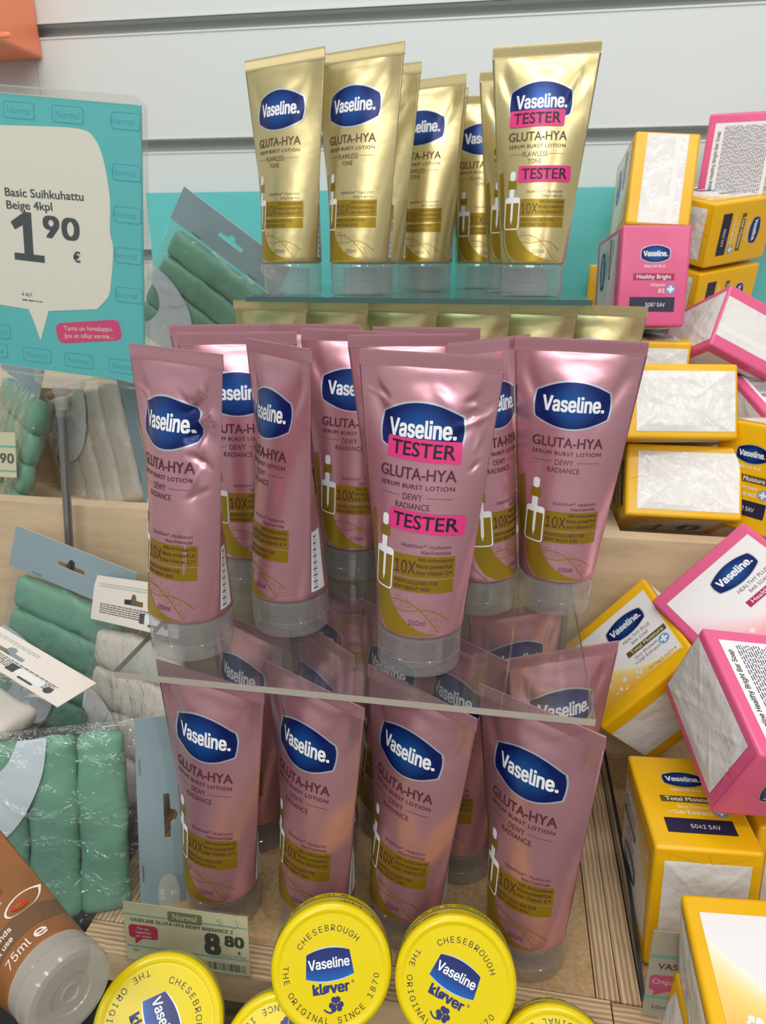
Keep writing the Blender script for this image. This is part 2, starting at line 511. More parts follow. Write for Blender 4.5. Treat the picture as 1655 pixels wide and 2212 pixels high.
def poly(mb, fn, P, mname, off=0.01):
    import mathutils
    tri = mathutils.geometry.tessellate_polygon([[Vector((p[0], p[1], 0)) for p in P]])
    fs = []
    for t in tri:
        a, b, c = [P[i] for i in t]
        ccw = (b[0] - a[0]) * (c[1] - a[1]) - (b[1] - a[1]) * (c[0] - a[0]) > 0
        fs.append(list(t) if ccw else list(t)[::-1])
    mb.add([fn(p[0], p[1], off) for p in P], fs, mname)
def plus_icon(mb, fn, x, y, r, off):
    disc(mb, fn, x, y, r, r, 'icon_blue', off)
    rect(mb, fn, x - r * .7, x + r * .7, y - r * .22, y + r * .22, 'white_print', off + .006)
    rect(mb, fn, x - r * .22, x + r * .22, y - r * .7, y + r * .7, 'white_print', off + .007)

# ------------------------------------------------------------------ squeeze tubes
class Ruled:
    """a tube body: round at the cap, flat at the crimp"""
    def __init__(s, r, half, h0, h1, dent=None, p=0.85):
        s.r, s.half, s.h0, s.h1, s.dent, s.p = r, half, h0, h1, dent, p
        s.phi = np.linspace(math.pi, 0, 181)
    def xy(s, phi, h):
        t = min(max((h - s.h0) / (s.h1 - s.h0), 0), 1)
        x = (1 - t) * s.r * math.cos(phi) + t * s.half * (1 - 2 * phi / math.pi) if phi <= math.pi else None
        y = (s.r * (1 - t) ** (s.p + .04 - .24 * math.sin(phi) ** 2 * t) + 0.05 * t) * math.sin(phi)
        if s.dent: y += s.dent(x, h) * min(1, math.sin(phi) * 3)
        return x, max(y, 0.03)
    def front(s, x, h):
        t = min(max((h - s.h0) / (s.h1 - s.h0), 0), 1)
        xs = (1 - t) * s.r * np.cos(s.phi) + t * s.half * (1 - 2 * s.phi / math.pi)
        phi = float(np.interp(x, xs, s.phi))
        return s.xy(phi, h)[1]
    def wrap(s, x, h, off):
        t = min(max((h - s.h0) / (s.h1 - s.h0), 0), 1)
        a = (1 - t) * s.r + t * s.half
        x = min(max(x, -a * .985), a * .985)
        e = 0.04
        xa, xb = max(x - e, -a * .995), min(x + e, a * .995)
        ya, yb = s.front(xa, h), s.front(xb, h)
        y = s.front(x, h); dy = (yb - ya) / (xb - xa)
        l = math.hypot(1, dy)
        return (x - dy / l * off, -(y + off / l), h)
    def body(s, mb, mname, nphi=72, nh=48):
        rows = []
        hs = [s.h0 - .02, s.h0, s.h0 + .05, s.h0 + .12] + [s.h0 + .12 + (s.h1 - s.h0 - .12) * (i / nh) ** 0.9 for i in range(1, nh + 1)]
        sc = [.90, .955, .985, 1.0] + [1.0] * nh
        for h, k in zip(hs, sc):
            row = []
            for i in range(nphi):
                a = 2 * math.pi * i / nphi
                if a <= math.pi: x, y = s.xy(a, max(h, s.h0)); y = -y
                else:
                    x, y = s.xy(2 * math.pi - a, max(h, s.h0))
                row.append((x * k, y * k, h))
            rows.append(row)
        vs = [p for r in rows for p in r]; fs = []
        for j in range(len(rows) - 1):
            for i in range(nphi):
                i2 = (i + 1) % nphi
                fs.append([j * nphi + i2, j * nphi + i, (j + 1) * nphi + i, (j + 1) * nphi + i2])
        fs.append(list(range(nphi)))
        mb.add(vs, fs, mname)

TH, TCH, TSEAL, TR_, THALF = 18.5, 2.6, 17.72, 2.6, 4.1
def gauss(x, h, cx, ch, sx, sh, a, rot=0.0):
    c, s_ = math.cos(rot), math.sin(rot); dx, dy = x - cx, h - ch
    u, v = (dx * c + dy * s_) / sx, (-dx * s_ + dy * c) / sh
    return a * math.exp(-u * u - v * v)
def dent_plain(x, h):
    return gauss(x, h, 0.2, 16.9, 1.3, 0.6, -0.13) + gauss(x, h, -2.75, 15.7, .38, 2.0, -.16, .42) + gauss(x, h, 2.75, 15.7, .38, 2.0, -.16, -.42)
def dent_tester(x, h):
    return corner_folds(x, h) + dent_plain(x, h) + gauss(x, h, -3.0, 16.3, .9, .22, -.16, -.5) + gauss(x, h, -2.6, 16.0, .9, .2, .10, -.5) \
        + gauss(x, h, 3.2, 15.9, 1.0, .28, -.18, .5) + gauss(x, h, 2.9, 15.2, 1.1, .22, .12, .5) + gauss(x, h, 3.0, 14.2, .35, 1.4, -.12, .1) + gauss(x, h, 1.0, 16.2, .8, .3, .06, -.8)
def dent_crushed(x, h):
    return crumple(x, h) + dent_plain(x, h) + gauss(x, h, -2.9, 16.2, 1.1, .3, -.30, -.5) + gauss(x, h, -2.4, 15.7, 1.0, .25, .12, -.6) \
        + gauss(x, h, 2.6, 15.6, 1.6, .5, -.38, .35) + gauss(x, h, 2.4, 14.0, 1.2, .7, -.34, -.3) + gauss(x, h, 2.3, 12.3, .6, 1.2, -.30, .1) \
        + gauss(x, h, 2.0, 10.6, .5, 1.2, -.2, .2) + gauss(x, h, 1.5, 13.0, .2, 1.2, .08, .1) + gauss(x, h, 2.2, 7.0, .4, 2.2, -.1, 0)

def crease(x, h, x0, h0, x1, h1, w, a):
    dx, dy = x1 - x0, h1 - h0; L = math.hypot(dx, dy); t = ((x - x0) * dx + (h - h0) * dy) / L / L; d = ((x - x0) * dy - (h - h0) * dx) / L
    return a * math.exp(-(d / w) ** 2) * (max(0, math.sin(math.pi * t)) if 0 < t < 1 else 0)
def crumple(x, h):
    r = 0
    for c in ((1.1, 14.9, 3.9, 16.6, .16, -.2), (1.6, 14.2, 3.8, 15.9, .14, .16), (2.2, 16.9, 3.4, 14.6, .13, .14), (1.3, 13.6, 3.5, 14.6, .2, -.24), (2.6, 14.2, 2.2, 12.2, .16, .2),
              (1.5, 12.9, 3.2, 12.0, .18, -.2), (2.4, 12.4, 1.7, 10.2, .2, .18), (1.6, 10.2, 3.0, 11.0, .16, -.14), (-3.9, 17.0, -1.8, 15.5, .16, -.2), (-3.8, 16.3, -2.2, 15.6, .12, .14),
              (.6, 16.4, 2.0, 15.2, .2, -.12), (1.9, 8.6, 1.6, 5.0, .14, .09), (1.4, 8.4, 1.1, 6.2, .18, -.07)):
        r += crease(x, h, *c)
    return r
def corner_folds(x, h):
    r = 0
    for c in ((-4.0, 17.2, -2.0, 15.8, .16, -.18), (-3.9, 16.6, -2.3, 15.9, .12, .13), (4.0, 16.9, 2.1, 15.9, .15, -.2), (3.9, 16.4, 2.2, 15.5, .12, .16), (3.6, 15.7, 2.0, 14.9, .14, -.14), (3.4, 15.2, 2.8, 13.2, .12, .1), (3.2, 13.0, 2.6, 12.2, .1, -.1)):
        r += crease(x, h, *c)
    return r
def print_gold_parts(mb, fn):
    # band behind the small print
    rect(mb, fn, -1.2, 2.28, 6.22, 7.48, 'olive_gold', .012, 16, 4)
    rect(mb, fn, -1.1, 2.25, 5.36, 6.14, 'olive_gold', .012, 16, 3)
    # leaf sweep
    U = curve_pts([(-1.35, 5.25), (-1.15, 4.75), (-.75, 4.15), (-.1, 3.55), (.75, 3.1), (1.7, 2.82)], 24)
    L = curve_pts([(-2.28, 5.25), (-2.22, 4.6), (-2.05, 3.9), (-1.75, 3.3), (-1.4, 2.95), (-1.0, 2.8)], 24)
    ribbon(mb, fn, U, L, 'leaf_gold', .012, 8)
    ribbon(mb, fn, [U[-1], U[-1]], [L[-1], L[-1]], 'leaf_gold', .012, 8)
    line(mb, fn, [(-2.42, 5.2), (-2.4, 4.4), (-2.2, 3.6), (-1.8, 3.0), (-1.6, 2.8)], .05, 'leaf_gold')
    A = curve_pts([(-2.75, 9.6), (-2.6, 8.6), (-2.5, 7.4), (-2.42, 6.2), (-2.3, 5.2)], 20)
    B = curve_pts([(-3.05, 9.4), (-2.95, 8.4), (-2.85, 7.2), (-2.75, 6.2), (-2.6, 5.2)], 20)
    ribbon(mb, fn, A, B, 'leaf_gold', .012, 3)
    line(mb, fn, [(-1.05, 4.75), (-.2, 4.75), (.6, 4.4), (1.25, 3.7), (1.75, 2.95)], .055, 'leaf_gold')
    line(mb, fn, [(-.8, 4.25), (0, 4.2), (.8, 4.35), (1.6, 4.15), (2.15, 3.6)], .055, 'leaf_gold')
    r = random.Random(3)
    for _ in range(170):
        t = r.random(); s_ = r.gauss(0, .28)
        x = -1.0 + 2.9 * t; h = 4.85 - .15 * t - 1.3 * t * t + s_
        if h < 2.9: continue
        rect(mb, fn, x, x + .035, h, h + .035, 'leaf_gold', .012)
    # collar of the dropper bottle and its contents
    rect(mb, fn, -2.22, -1.52, 8.22, 8.86, 'leaf_gold', .014, 4, 2)
    rect(mb, fn, -2.28, -1.26, 5.32, 7.2, 'leaf_gold', .013, 6, 4)
def print_white_parts(mb, fn):
    # bulb
    rrect_cols(mb, fn, -2.08, -1.66, 8.84, 9.55, .2, 'white_print', .016, 3, 4)
    rect(mb, fn, -2.06, -1.68, 7.62, 8.22, 'white_print', .016, 3, 3)
    # bottle outline as a closed band
    P = []
    def arc(cx, cy, r, a0, a1, n=6):
        for i in range(n + 1):
            a = math.radians(a0 + (a1 - a0) * i / n); P.append((cx + r * math.cos(a), cy + r * math.sin(a)))
    arc(-2.16, 7.4, .18, 90, 180); 
    for k in range(1, 8): P.append((-2.34, 7.4 - 1.95 * k / 8))
    arc(-2.16, 5.42, .18, 180, 270)
    for k in range(1, 6): P.append((-2.16 + .8 * k / 6, 5.24))
    arc(-1.38, 5.42, .18, 270, 360)
    for k in range(1, 8): P.append((-1.2, 5.45 + 1.95 * k / 8))
    arc(-1.38, 7.4, .18, 0, 90)
    for k in range(1, 6): P.append((-1.38 - .78 * k / 6, 7.58))
    P.append(P[0])
    n = len(P); A = []; B = []
    for i, p in enumerate(P):
        a = P[(i - 1) % (n - 1)]; b = P[(i + 1) % (n - 1)]
        dx, dy = b[0] - a[0], b[1] - a[1]; l = math.hypot(dx, dy) or 1
        A.append((p[0] - dy / l * .045, p[1] + dx / l * .045)); B.append((p[0] + dy / l * .045, p[1] - dx / l * .045))
    ribbon(mb, fn, A, B, 'white_print', .018, 1)
    ribbon(mb, fn, A[::-1], B[::-1], 'white_print', .018, 1)
    rect(mb, fn, -2.3, -1.24, 7.2, 7.56, 'white_print', .0155, 6, 2)
    rrect_cols(mb, fn, -1.88, -1.7, 5.85, 8.2, .08, 'white_print', .017, 2, 8)
    ribbon(mb, fn, [(-1.85, 5.9), (-1.8, 5.6)], [(-1.73, 5.9), (-1.78, 5.6)], 'white_print', .017, 1)
def print_words(mb, fn, ink, sub):
    text(mb, 'GLUTA-HYA', fn, ink, xc=-.18, base=11.72, cap=.62, width=4.48, bold=.016)
    text(mb, 'SERUM BURST LOTION', fn, ink, xc=-.17, base=11.2, cap=.24, width=4.35, bold=.012, space=1.15)
    text(mb, sub[0], fn, ink, xc=-.25, base=10.56, cap=.36, width=sub[2])
    text(mb, sub[1], fn, ink, xc=-.25, base=10.06, cap=.33, width=sub[3])
    for a, b in ((-2.3, -1.05 if sub[2] < 1.4 else -1.2), (.55 if sub[2] < 1.4 else .7, 1.95)):
        rect(mb, fn, a, b, 10.74, 10.765, ink, .012, 6, 1)
    text(mb, 'GlutaGlow\u2122. Hyaluron', fn, ink, x1=2.05, base=7.93, cap=.2, width=2.75)
    text(mb, sub[4], fn, ink, x1=2.05, base=7.6, cap=.2, width=1.55)
    text(mb, '10X', fn, ink, x0=-1.05, base=6.4, cap=.74, width=1.3, bold=.006)
    text(mb, 'With Antioxidants', fn, ink, x1=2.2, base=7.18, cap=.19, width=1.85, bold=.008)
    text(mb, 'More powerful', fn, ink, x1=2.16, base=6.8, cap=.22, width=1.86, bold=.012)
    text(mb, 'than Vitamin C*', fn, ink, x1=2.16, base=6.42, cap=.21, width=1.86, bold=.012)
    text(mb, sub[5], fn, ink, x0=-1.02, base=5.83, cap=.2, width=2.55, bold=.012)
    text(mb, sub[6], fn, ink, x0=-1.04, base=5.48, cap=.2, width=sub[7], bold=.012)
    text(mb, '200ml', fn, ink, xc=.55, base=3.42, cap=.3, width=.98)

def make_tube(kind, dent, tester, stickers):
    pink = kind == 'pink'
    t = thing('lotion_tube', 'tube', 'lotion tube')
    rb = Ruled(TR_, THALF, TCH, TSEAL, dent)
    fine = dent is not dent_plain
    b = MB(); rb.body(b, 'pink_foil' if pink else 'gold_foil', 150 if fine else 80, 120 if fine else 52)
    b.build('body', t, True)
    # crimped seal with fine vertical ridges
    s = MB(); n = 164; cr_ = 'pink_crimp' if pink else 'gold_crimp'
    for sg in (-1, 1):
        s.grid(lambda u, v, sg=sg: ((2 * u - 1) * THALF, sg * (.055 + (.02 if int(round(u * n)) % 2 else -.012) * (1 if .08 < v < .86 else .2)), TSEAL - .06 + v * (TH - TSEAL + .06)), n, 5, cr_, flip=sg > 0)
    s.box((-THALF, -.06, TH - .03), (THALF, .06, TH), cr_); s.box((-THALF, -.05, TSEAL), (-THALF + .03, .05, TH), cr_); s.box((THALF - .03, -.05, TSEAL), (THALF, .05, TH), cr_)
    s.build('crimped_seal', t, False)
    # flip cap: two shells with a parting line
    c = MB()
    c.lathe([(0.01, 0.0), (2.2, 0.0), (2.42, .03), (2.52, .12), (2.545, .3), (2.55, 1.05), (2.49, 1.1), (2.49, 1.16), (2.55, 1.2), (2.56, 2.35), (2.52, 2.5), (2.4, 2.57)], 56, 'cap_plastic')
    c.lathe([(0.01, 2.2), (2.3, 2.2)], 40, 'cap_plastic')
    c.lathe([(1.5, .1), (1.5, 2.2)], 36, 'cap_plastic')
    c.build('cap', t, True, sharp=40)
    fn = rb.wrap
    e = MB(); emblem_shape(e, fn, -.12, 14.4, 4.95, 3.15, 'emblem_silver', .014, nu=44, nv=26)
    emblem_shape(e, fn, -.12, 14.4, 4.72, 2.92, 'emblem_blue', .03, nu=44, nv=26)
    eo = e.build('emblem', t, True)
    l = MB(); text(l, 'Vaseline.', fn, 'white_print', xc=-.05, base=14.02, cap=.92, width=3.85, bold=.03, off=.055)
    l.build('emblem_lettering', eo, False)
    g = MB(); print_gold_parts(g, fn); g.build('gold_artwork', t, True)
    w = MB(); print_white_parts(w, fn); w.build('dropper_bottle_print', t, True)
    p = MB()
    sub = ('DEWY', 'RADIANCE', 1.15, 2.05, 'Niacinamide', 'FIGHTS DULLNESS FOR', 'DEWY BRIGHT SKIN', 2.15) if pink else \
          ('FLAWLESS', 'TONE', 1.9, 1.05, 'Glycerol', 'FIGHTS DARK SPOTS FOR', 'EVEN-TONED GLOW', 2.05)
    print_words(p, fn, 'maroon_print' if pink else 'brown_print', sub)
    p.build('lettering', t, False)
    # white panel with bars on the far side, seen at the edge
    k = MB()
    def bk(u, v):
        a = .05 + .5 * u; x, y = rb.xy(a, 3.1 + 4.2 * v)
        return (x * 1.004 + .01, y * 1.004 + .012, 3.1 + 4.2 * v)
    k.grid(bk, 5, 8, 'white_print')
    for i in range(26):
        def bar(u, v, i=i):
            a = .12 + .16 * u; h = 3.3 + .15 * i + (.03 + .05 * ((i * 7) % 3 == 0)) * v
            x, y = rb.xy(a, h); return (x * 1.004 + .018, y * 1.004 + .02, h)
        k.grid(bar, 2, 1, 'black_print')
    k.build('back_label', t, True)
    for (cx, cy, w_, h_, rot) in stickers:
        s = MB(); rrect_cols(s, fn, cx - w_ / 2, cx + w_ / 2, cy - h_ / 2, cy + h_ / 2, .14, 'sticker_pink', .045, 14, 4, rot)
        so = s.build('tester_sticker', t, True)
        l = MB(); text(l, 'TESTER', fn, 'black_print', xc=cx, base=cy - .36, cap=.76, width=w_ * .86, bold=.012, rot=rot, off=.056)
        l.build('sticker_lettering', so, False)
    return t
def tube_pose(o, x, y, z, yaw, lx=0.0, ly=0.0):
    ax = Vector((math.tan(math.radians(lx)), math.tan(math.radians(ly)), 1)).normalized()
    d = Vector((math.cos(math.radians(yaw)), math.sin(math.radians(yaw)), 0))
    pose(o, frame(d - ax * d.dot(ax), ax), (x, y, z))

ZM, ZG, ZL, ZR = -23.17, -2.85, -42.69, -21.9
# protos
PINK = make_tube('pink', dent_plain, False, [])
GOLD = make_tube('gold', dent_plain, False, [])
PTEST = make_tube('pink', dent_tester, True, [(.1, 13.35, 4.25, 1.2, -.03), (.5, 9.35, 4.25, 1.15, -.04)])
GTEST = make_tube('gold', dent_plain, True, [(-.3, 13.3, 4.2, 1.2, -.0), (.55, 9.3, 4.0, 1.2, -.0)])
PCRUSH = make_tube('pink', dent_crushed, False, [])
GM, GU, GMID, GLW = 'pink lotion tubes on the clear shelf', 'gold lotion tubes on the glass shelf', 'gold lotion tubes under the glass shelf', 'pink lotion tubes in the bottom tray'
used = set()
def put(src, label, group, x, y, z, yaw, lx=0, ly=0):
    if src.name in used: o = copy_thing(src, label, group)
    else:
        o = src; used.add(src.name); o['label'] = label; o['group'] = group
    tube_pose(o, x, y, z, yaw, lx, ly); return o
# clear middle shelf, front to back
put(PTEST, 'pink lotion tube with two magenta TESTER stickers, front of the clear shelf', GM, -4.25, 38.75, ZM, -11.3, .76, 1.11)
put(PINK, 'unstickered pink lotion tube at the right end of the clear shelf, facing forward', GM, 4.37, 48.13, ZM, -4.6, .94, -.73)
put(PCRUSH, 'crumpled pink lotion tube at the left front corner of the clear shelf', GM, -18.67, 38.05, ZM, -27.5, .98, 1.08)
put(PINK, 'pink lotion tube turned sharply sideways, between the crumpled tube and the TESTER tube', GM, -13.3, 42.0, ZM, -45, -.66, 0)
put(PINK, 'pink lotion tube rearmost at the left of the clear shelf, only its crimp showing', GM, -21.3, 53.9, ZM, 1.0, -1.6, 0)
put(PINK, 'pink lotion tube behind the gap between the crumpled and the sideways tube', GM, -18.1, 48.2, ZM, 10.5, -.6, 0)
put(PINK, 'pink lotion tube directly behind the sideways tube, edge of its emblem showing', GM, -14.9, 55.6, ZM, -3, -.8, 0)
put(PINK, 'pink lotion tube half hidden left of the TESTER tube, dropper print in view', GM, -10.95, 51.2, ZM, 3.0, 1.6, .3)
put(PINK, 'pink lotion tube close behind the pink TESTER tube', GM, -6.1, 49.2, ZM, -1.1, -1.7, 0)
put(PINK, 'pink lotion tube rearmost behind the pink TESTER tube, crimp end peeking out', GM, -5.7, 54.6, ZM, -6, -.8, 0)
put(PINK, 'pink lotion tube turned away to the left, squeezed between TESTER tube and right end tube', GM, -.9, 47.2, ZM, 52, -.3, -.3)
# glass shelf
put(GTEST, 'gold lotion tube with two magenta TESTER stickers on the glass shelf', GU, 1.77, 64.76, ZG, -5.2)
put(GOLD, 'leftmost gold lotion tube on the glass shelf', GU, -18.9, 64.38, ZG, -22.1, -.3, .1)
put(GOLD, 'second gold lotion tube from the left on the glass shelf', GU, -12.7, 63.8, ZG, -20.5)
put(GOLD, 'gold lotion tube directly behind the second from the left, a sliver showing', GU, -12.3, 69.6, ZG, -19.5, .5, 0)
put(GOLD, 'middle gold lotion tube on the glass shelf, right half of its emblem showing', GU, -8.4, 74.6, ZG, -17, -1.2, .2)
put(GOLD, 'gold lotion tube hidden behind the middle one, only a thin edge visible', GU, -8.7, 80.2, ZG, -24)
put(GOLD, 'rearmost gold lotion tube standing in the gap near the wall', GU, -3.3, 82.1, ZG, .7)
put(GOLD, 'gold lotion tube tucked behind the left side of the gold TESTER tube', GU, .46, 72.3, ZG, -5)
# row below the glass shelf
for i, (x, y, yaw, lab) in enumerate([
        (-20.6, 62.6, -21, 'leftmost gold lotion tube below the glass shelf'),
        (-15.3, 62.5, -22, 'second gold lotion tube from the left below the glass shelf'),
        (-9.5, 62.6, -22, 'third gold lotion tube from the left below the glass shelf'),
        (-3.6, 62.3, -20, 'third gold lotion tube from the right below the glass shelf'),
        (1.7, 62.7, -21, 'second gold lotion tube from the right below the glass shelf'),
        (7.0, 62.5, -20, 'rightmost gold lotion tube below the glass shelf, top of its emblem showing')]):
    put(GOLD, lab, GMID, x, y, ZR, yaw)
# bottom tray
put(PINK, 'front pink lotion tube at the right end of the bottom tray', GLW, 3.52, 36.18, ZL, -31.9, -1.51, -.43)
put(PINK, 'front pink lotion tube at the left end of the bottom tray, behind the price tag', GLW, -17.29, 36.19, ZL, -15.9, 1.03, -.29)
put(PINK, 'second front pink lotion tube from the left in the bottom tray', GLW, -10.61, 36.46, ZL, -28.7, .65, -.35)
put(PINK, 'third front pink lotion tube from the left in the bottom tray', GLW, -4.55, 37.06, ZL, -30.6, 2.0, -1.0)
put(PINK, 'pink lotion tube behind the leftmost front tube of the bottom tray', GLW, -17.2, 43.2, ZL, -30, 0, 0)
put(PINK, 'pink lotion tube behind the second front tube of the bottom tray', GLW, -11.6, 42.6, ZL, -42, 0, 0)
put(PINK, 'rearmost pink lotion tube at the left half of the bottom tray', GLW, -12.9, 49.8, ZL, -35, 0, 0)
put(PINK, 'pink lotion tube under the TESTER tube, start of its emblem seen through the clear shelf', GLW, -6.9, 45.9, ZL, -36, 1.0, -.6)
put(PINK, 'pink lotion tube behind the third front tube of the bottom tray', GLW, -1.3, 42.9, ZL, -39.8, -1.5, 1.0)
put(PINK, 'rearmost pink lotion tube at the right of the bottom tray, turned to the left', GLW, 1.61, 48.6, ZL, 30, 1.5, 1)
put(PINK, 'pink lotion tube behind the right end front tube, turned to the left', GLW, 4.9, 43.0, ZL, 26.5, .24, .12)

# ------------------------------------------------------------------ shelves
def slab(name, label, cat, x0, x1, y0, y1, ztop, th, m_, edge):
    b = MB(); b.box((x0, y0, ztop - th), (x1, y1, ztop), m_, {'front': edge, 'left': edge, 'right': edge, 'back': edge})
    return flat(tag(b.build(name, None, False), label, cat))
slab('acrylic_shelf', 'clear acrylic shelf with a pale cut edge carrying the pink tubes', 'shelf', -22.0, 5.9, 34.0, 57.3, ZM, .42, 'acrylic', 'acrylic_edge')
slab('glass_shelf', 'clear greenish glass shelf carrying the gold tubes', 'shelf', -21.6, 6.4, 59.4, 88.0, ZG, .42, 'glass_green', 'glass_edge')
for x, lab in ((5.5, 'clear upright panel under the right end of the shelves'), (-22.2, 'clear upright panel under the left end of the shelves')):
    b = MB(); b.box((x, 50.5, -42.69), (x + .35, 57.3, -23.62), 'acrylic', {'front': 'acrylic'})
    flat(tag(b.build('acrylic_upright', None, False), lab, 'shelf support'))

# ------------------------------------------------------------------ stepped wooden display
b = MB()
b.box((-22.4, 33.4, -44.2), (7.7, 57.5, -42.69), 'hardboard')
dsp = thing('wooden_display', 'stepped plywood shop display with a recessed brown tray and side rails', 'display stand')
flat(b.build('tray_floor', dsp, False)).location = (0, 0, 0)
def part(name, boxes, m_, sides=None):
    b = MB()
    for lo, hi in boxes: b.box(lo, hi, m_, sides)
    return b.build(name, dsp, False)
part('front_rail', [((-25.6, 31.0, -44.9), (8.55, 33.3, -42.62))], 'ply_x', {'front': 'ply_face'})
part('front_rail', [((8.65, 31.3, -44.9), (34, 33.2, -42.66))], 'ply_x', {'front': 'ply_face'})
part('side_rail', [((7.78, 33.36, -44.9), (9.12, 57.5, -42.6))], 'ply_y')
part('side_rail', [((9.18, 33.3, -44.9), (10.4, 57.5, -42.58))], 'ply_y')
part('side_rail', [((-25.6, 33.36, -44.9), (-22.5, 57.5, -42.6))], 'ply_y')
part('step_board', [((-80, 57.6, -50), (60, 59.4, -21.6))], 'board_wood')
part('step_shelf', [((-80, 59.4, -26), (60, 72, -24.4))], 'board_wood')
part('tube_ledge', [((-24.0, 59.5, -24.4), (10.6, 66.2, -21.92))], 'board_wood')
part('back_board', [((-80, 72, -26), (60, 73.6, -13.4))], 'board_wood')
part('top_step', [((-80, 73.6, -15), (60, 98.4, -13.4))], 'board_wood')
part('bin_floor', [((10.5, 33.4, -44.6), (60, 57.5, -42.75))], 'hardboard')
part('bin_floor', [((-80, 20, -47.6), (-25.7, 57.5, -46))], 'black_liner')
part('front_bin', [((-80, 13, -48.6), (60, 31.0, -47.4))], 'black_liner')
part('cabinet', [((-80, 13, -139.9), (60, 98.4, -50.2))], 'board_wood')
dsp.location = (0, 0, CAM_H * CM)
# clear bin divider with a rounded front corner
b = MB(); P = [(33.6, -42.6), (38.2, -41.5)]
for i in range(1, 8):
    a = i / 8; P.append((38.2 + 4.0 * a, -41.5 + .72 * math.sin(a * math.pi / 2)))
P += [(43, -40.75), (57.4, -40.75), (57.4, -42.6)]
vs = [(10.46, p[0], p[1]) for p in P] + [(10.72, p[0], p[1]) for p in P]; n = len(P)
b.add(vs, [list(range(n)), list(range(n, 2 * n))[::-1]], 'acrylic')
b.add(vs, [[i, i + n, (i + 1) % n + n, (i + 1) % n] for i in range(n)], 'black_liner')
flat(tag(b.build('bin_divider', None, False), 'clear bin divider with dark rounded edge beside the wooden rails', 'divider'))

# ------------------------------------------------------------------ room
b = MB()
z = -140.0
grooves = [14.33 + 13.72 * k for k in range(-12, 9)]
lo = -140.0
for g in grooves + [125.0]:
    hi = g - .75
    if hi > lo + 1:
        b.box((-160, 100, lo), (-63.4, 102, hi), 'slat_white'); b.box((-63.3, 99.95, lo), (160, 102, hi), 'slat_white')
        b.box((-160, 99.85, hi - .22), (160, 100.2, hi), 'slat_white'); b.box((-160, 99.85, lo), (160, 100.2, lo + .22), 'slat_white')
    lo = g + .75
b.box((-160, 102, -140), (160, 103, 125), 'groove_grey')
flat(tag(b.build('wall_back', None, False), kind='structure'))
b = MB(); b.box((-48.5, 97.6, -13.3), (34, 98.6, 8.4), 'teal_panel')
flat(tag(b.build('backing_panel', None, False), 'flat teal panel along the back of the display, below the white slats', 'panel'))
b = MB(); b.box((-160, -160, -142), (160, 103, -140), 'floor_grey')
flat(tag(b.build('floor', None, False), kind='structure'))
# ------------------------------------------------------------------ soap packs
T_, W_, L_ = 6.26, 9.3, 8.96
def soap_body(mb, m_):
    import bmesh
    bm = bmesh.new(); bmesh.ops.create_cube(bm, size=1.0)
    for v in bm.verts: v.co = (v.co.x * T_, v.co.y * W_, v.co.z * L_)
    bmesh.ops.bevel(bm, geom=list(bm.edges), offset=.28, segments=3, affect='EDGES', profile=.6)
    bmesh.ops.recalc_face_normals(bm, faces=bm.faces)
    bm.verts.index_update()
    mb.add([tuple(v.co) for v in bm.verts], [[v.index for v in f.verts] for f in bm.faces], m_)
    bm.free()
def bars(mb, fn, x0, x1, y0, y1, n, off, seed=1):
    r = random.Random(seed); y = y0; pitch = (y1 - y0) / n
    for i in range(n):
        w = pitch * r.choice((.25, .4, .7)); rect(mb, fn, x0, x1, y, y + w, 'black_print', off); y += pitch
def micro(mb, fn, x0, x1, y0, y1, rows, off, m_='grey_print', seed=2):
    r = random.Random(seed); pitch = (y1 - y0) / rows
    for i in range(rows):
        x = x0
        while x < x1 - .1:
            w = r.uniform(.12, .5); rect(mb, fn, x, min(x + w, x1), y0 + pitch * i, y0 + pitch * (i + .5), m_, off); x += w + .09
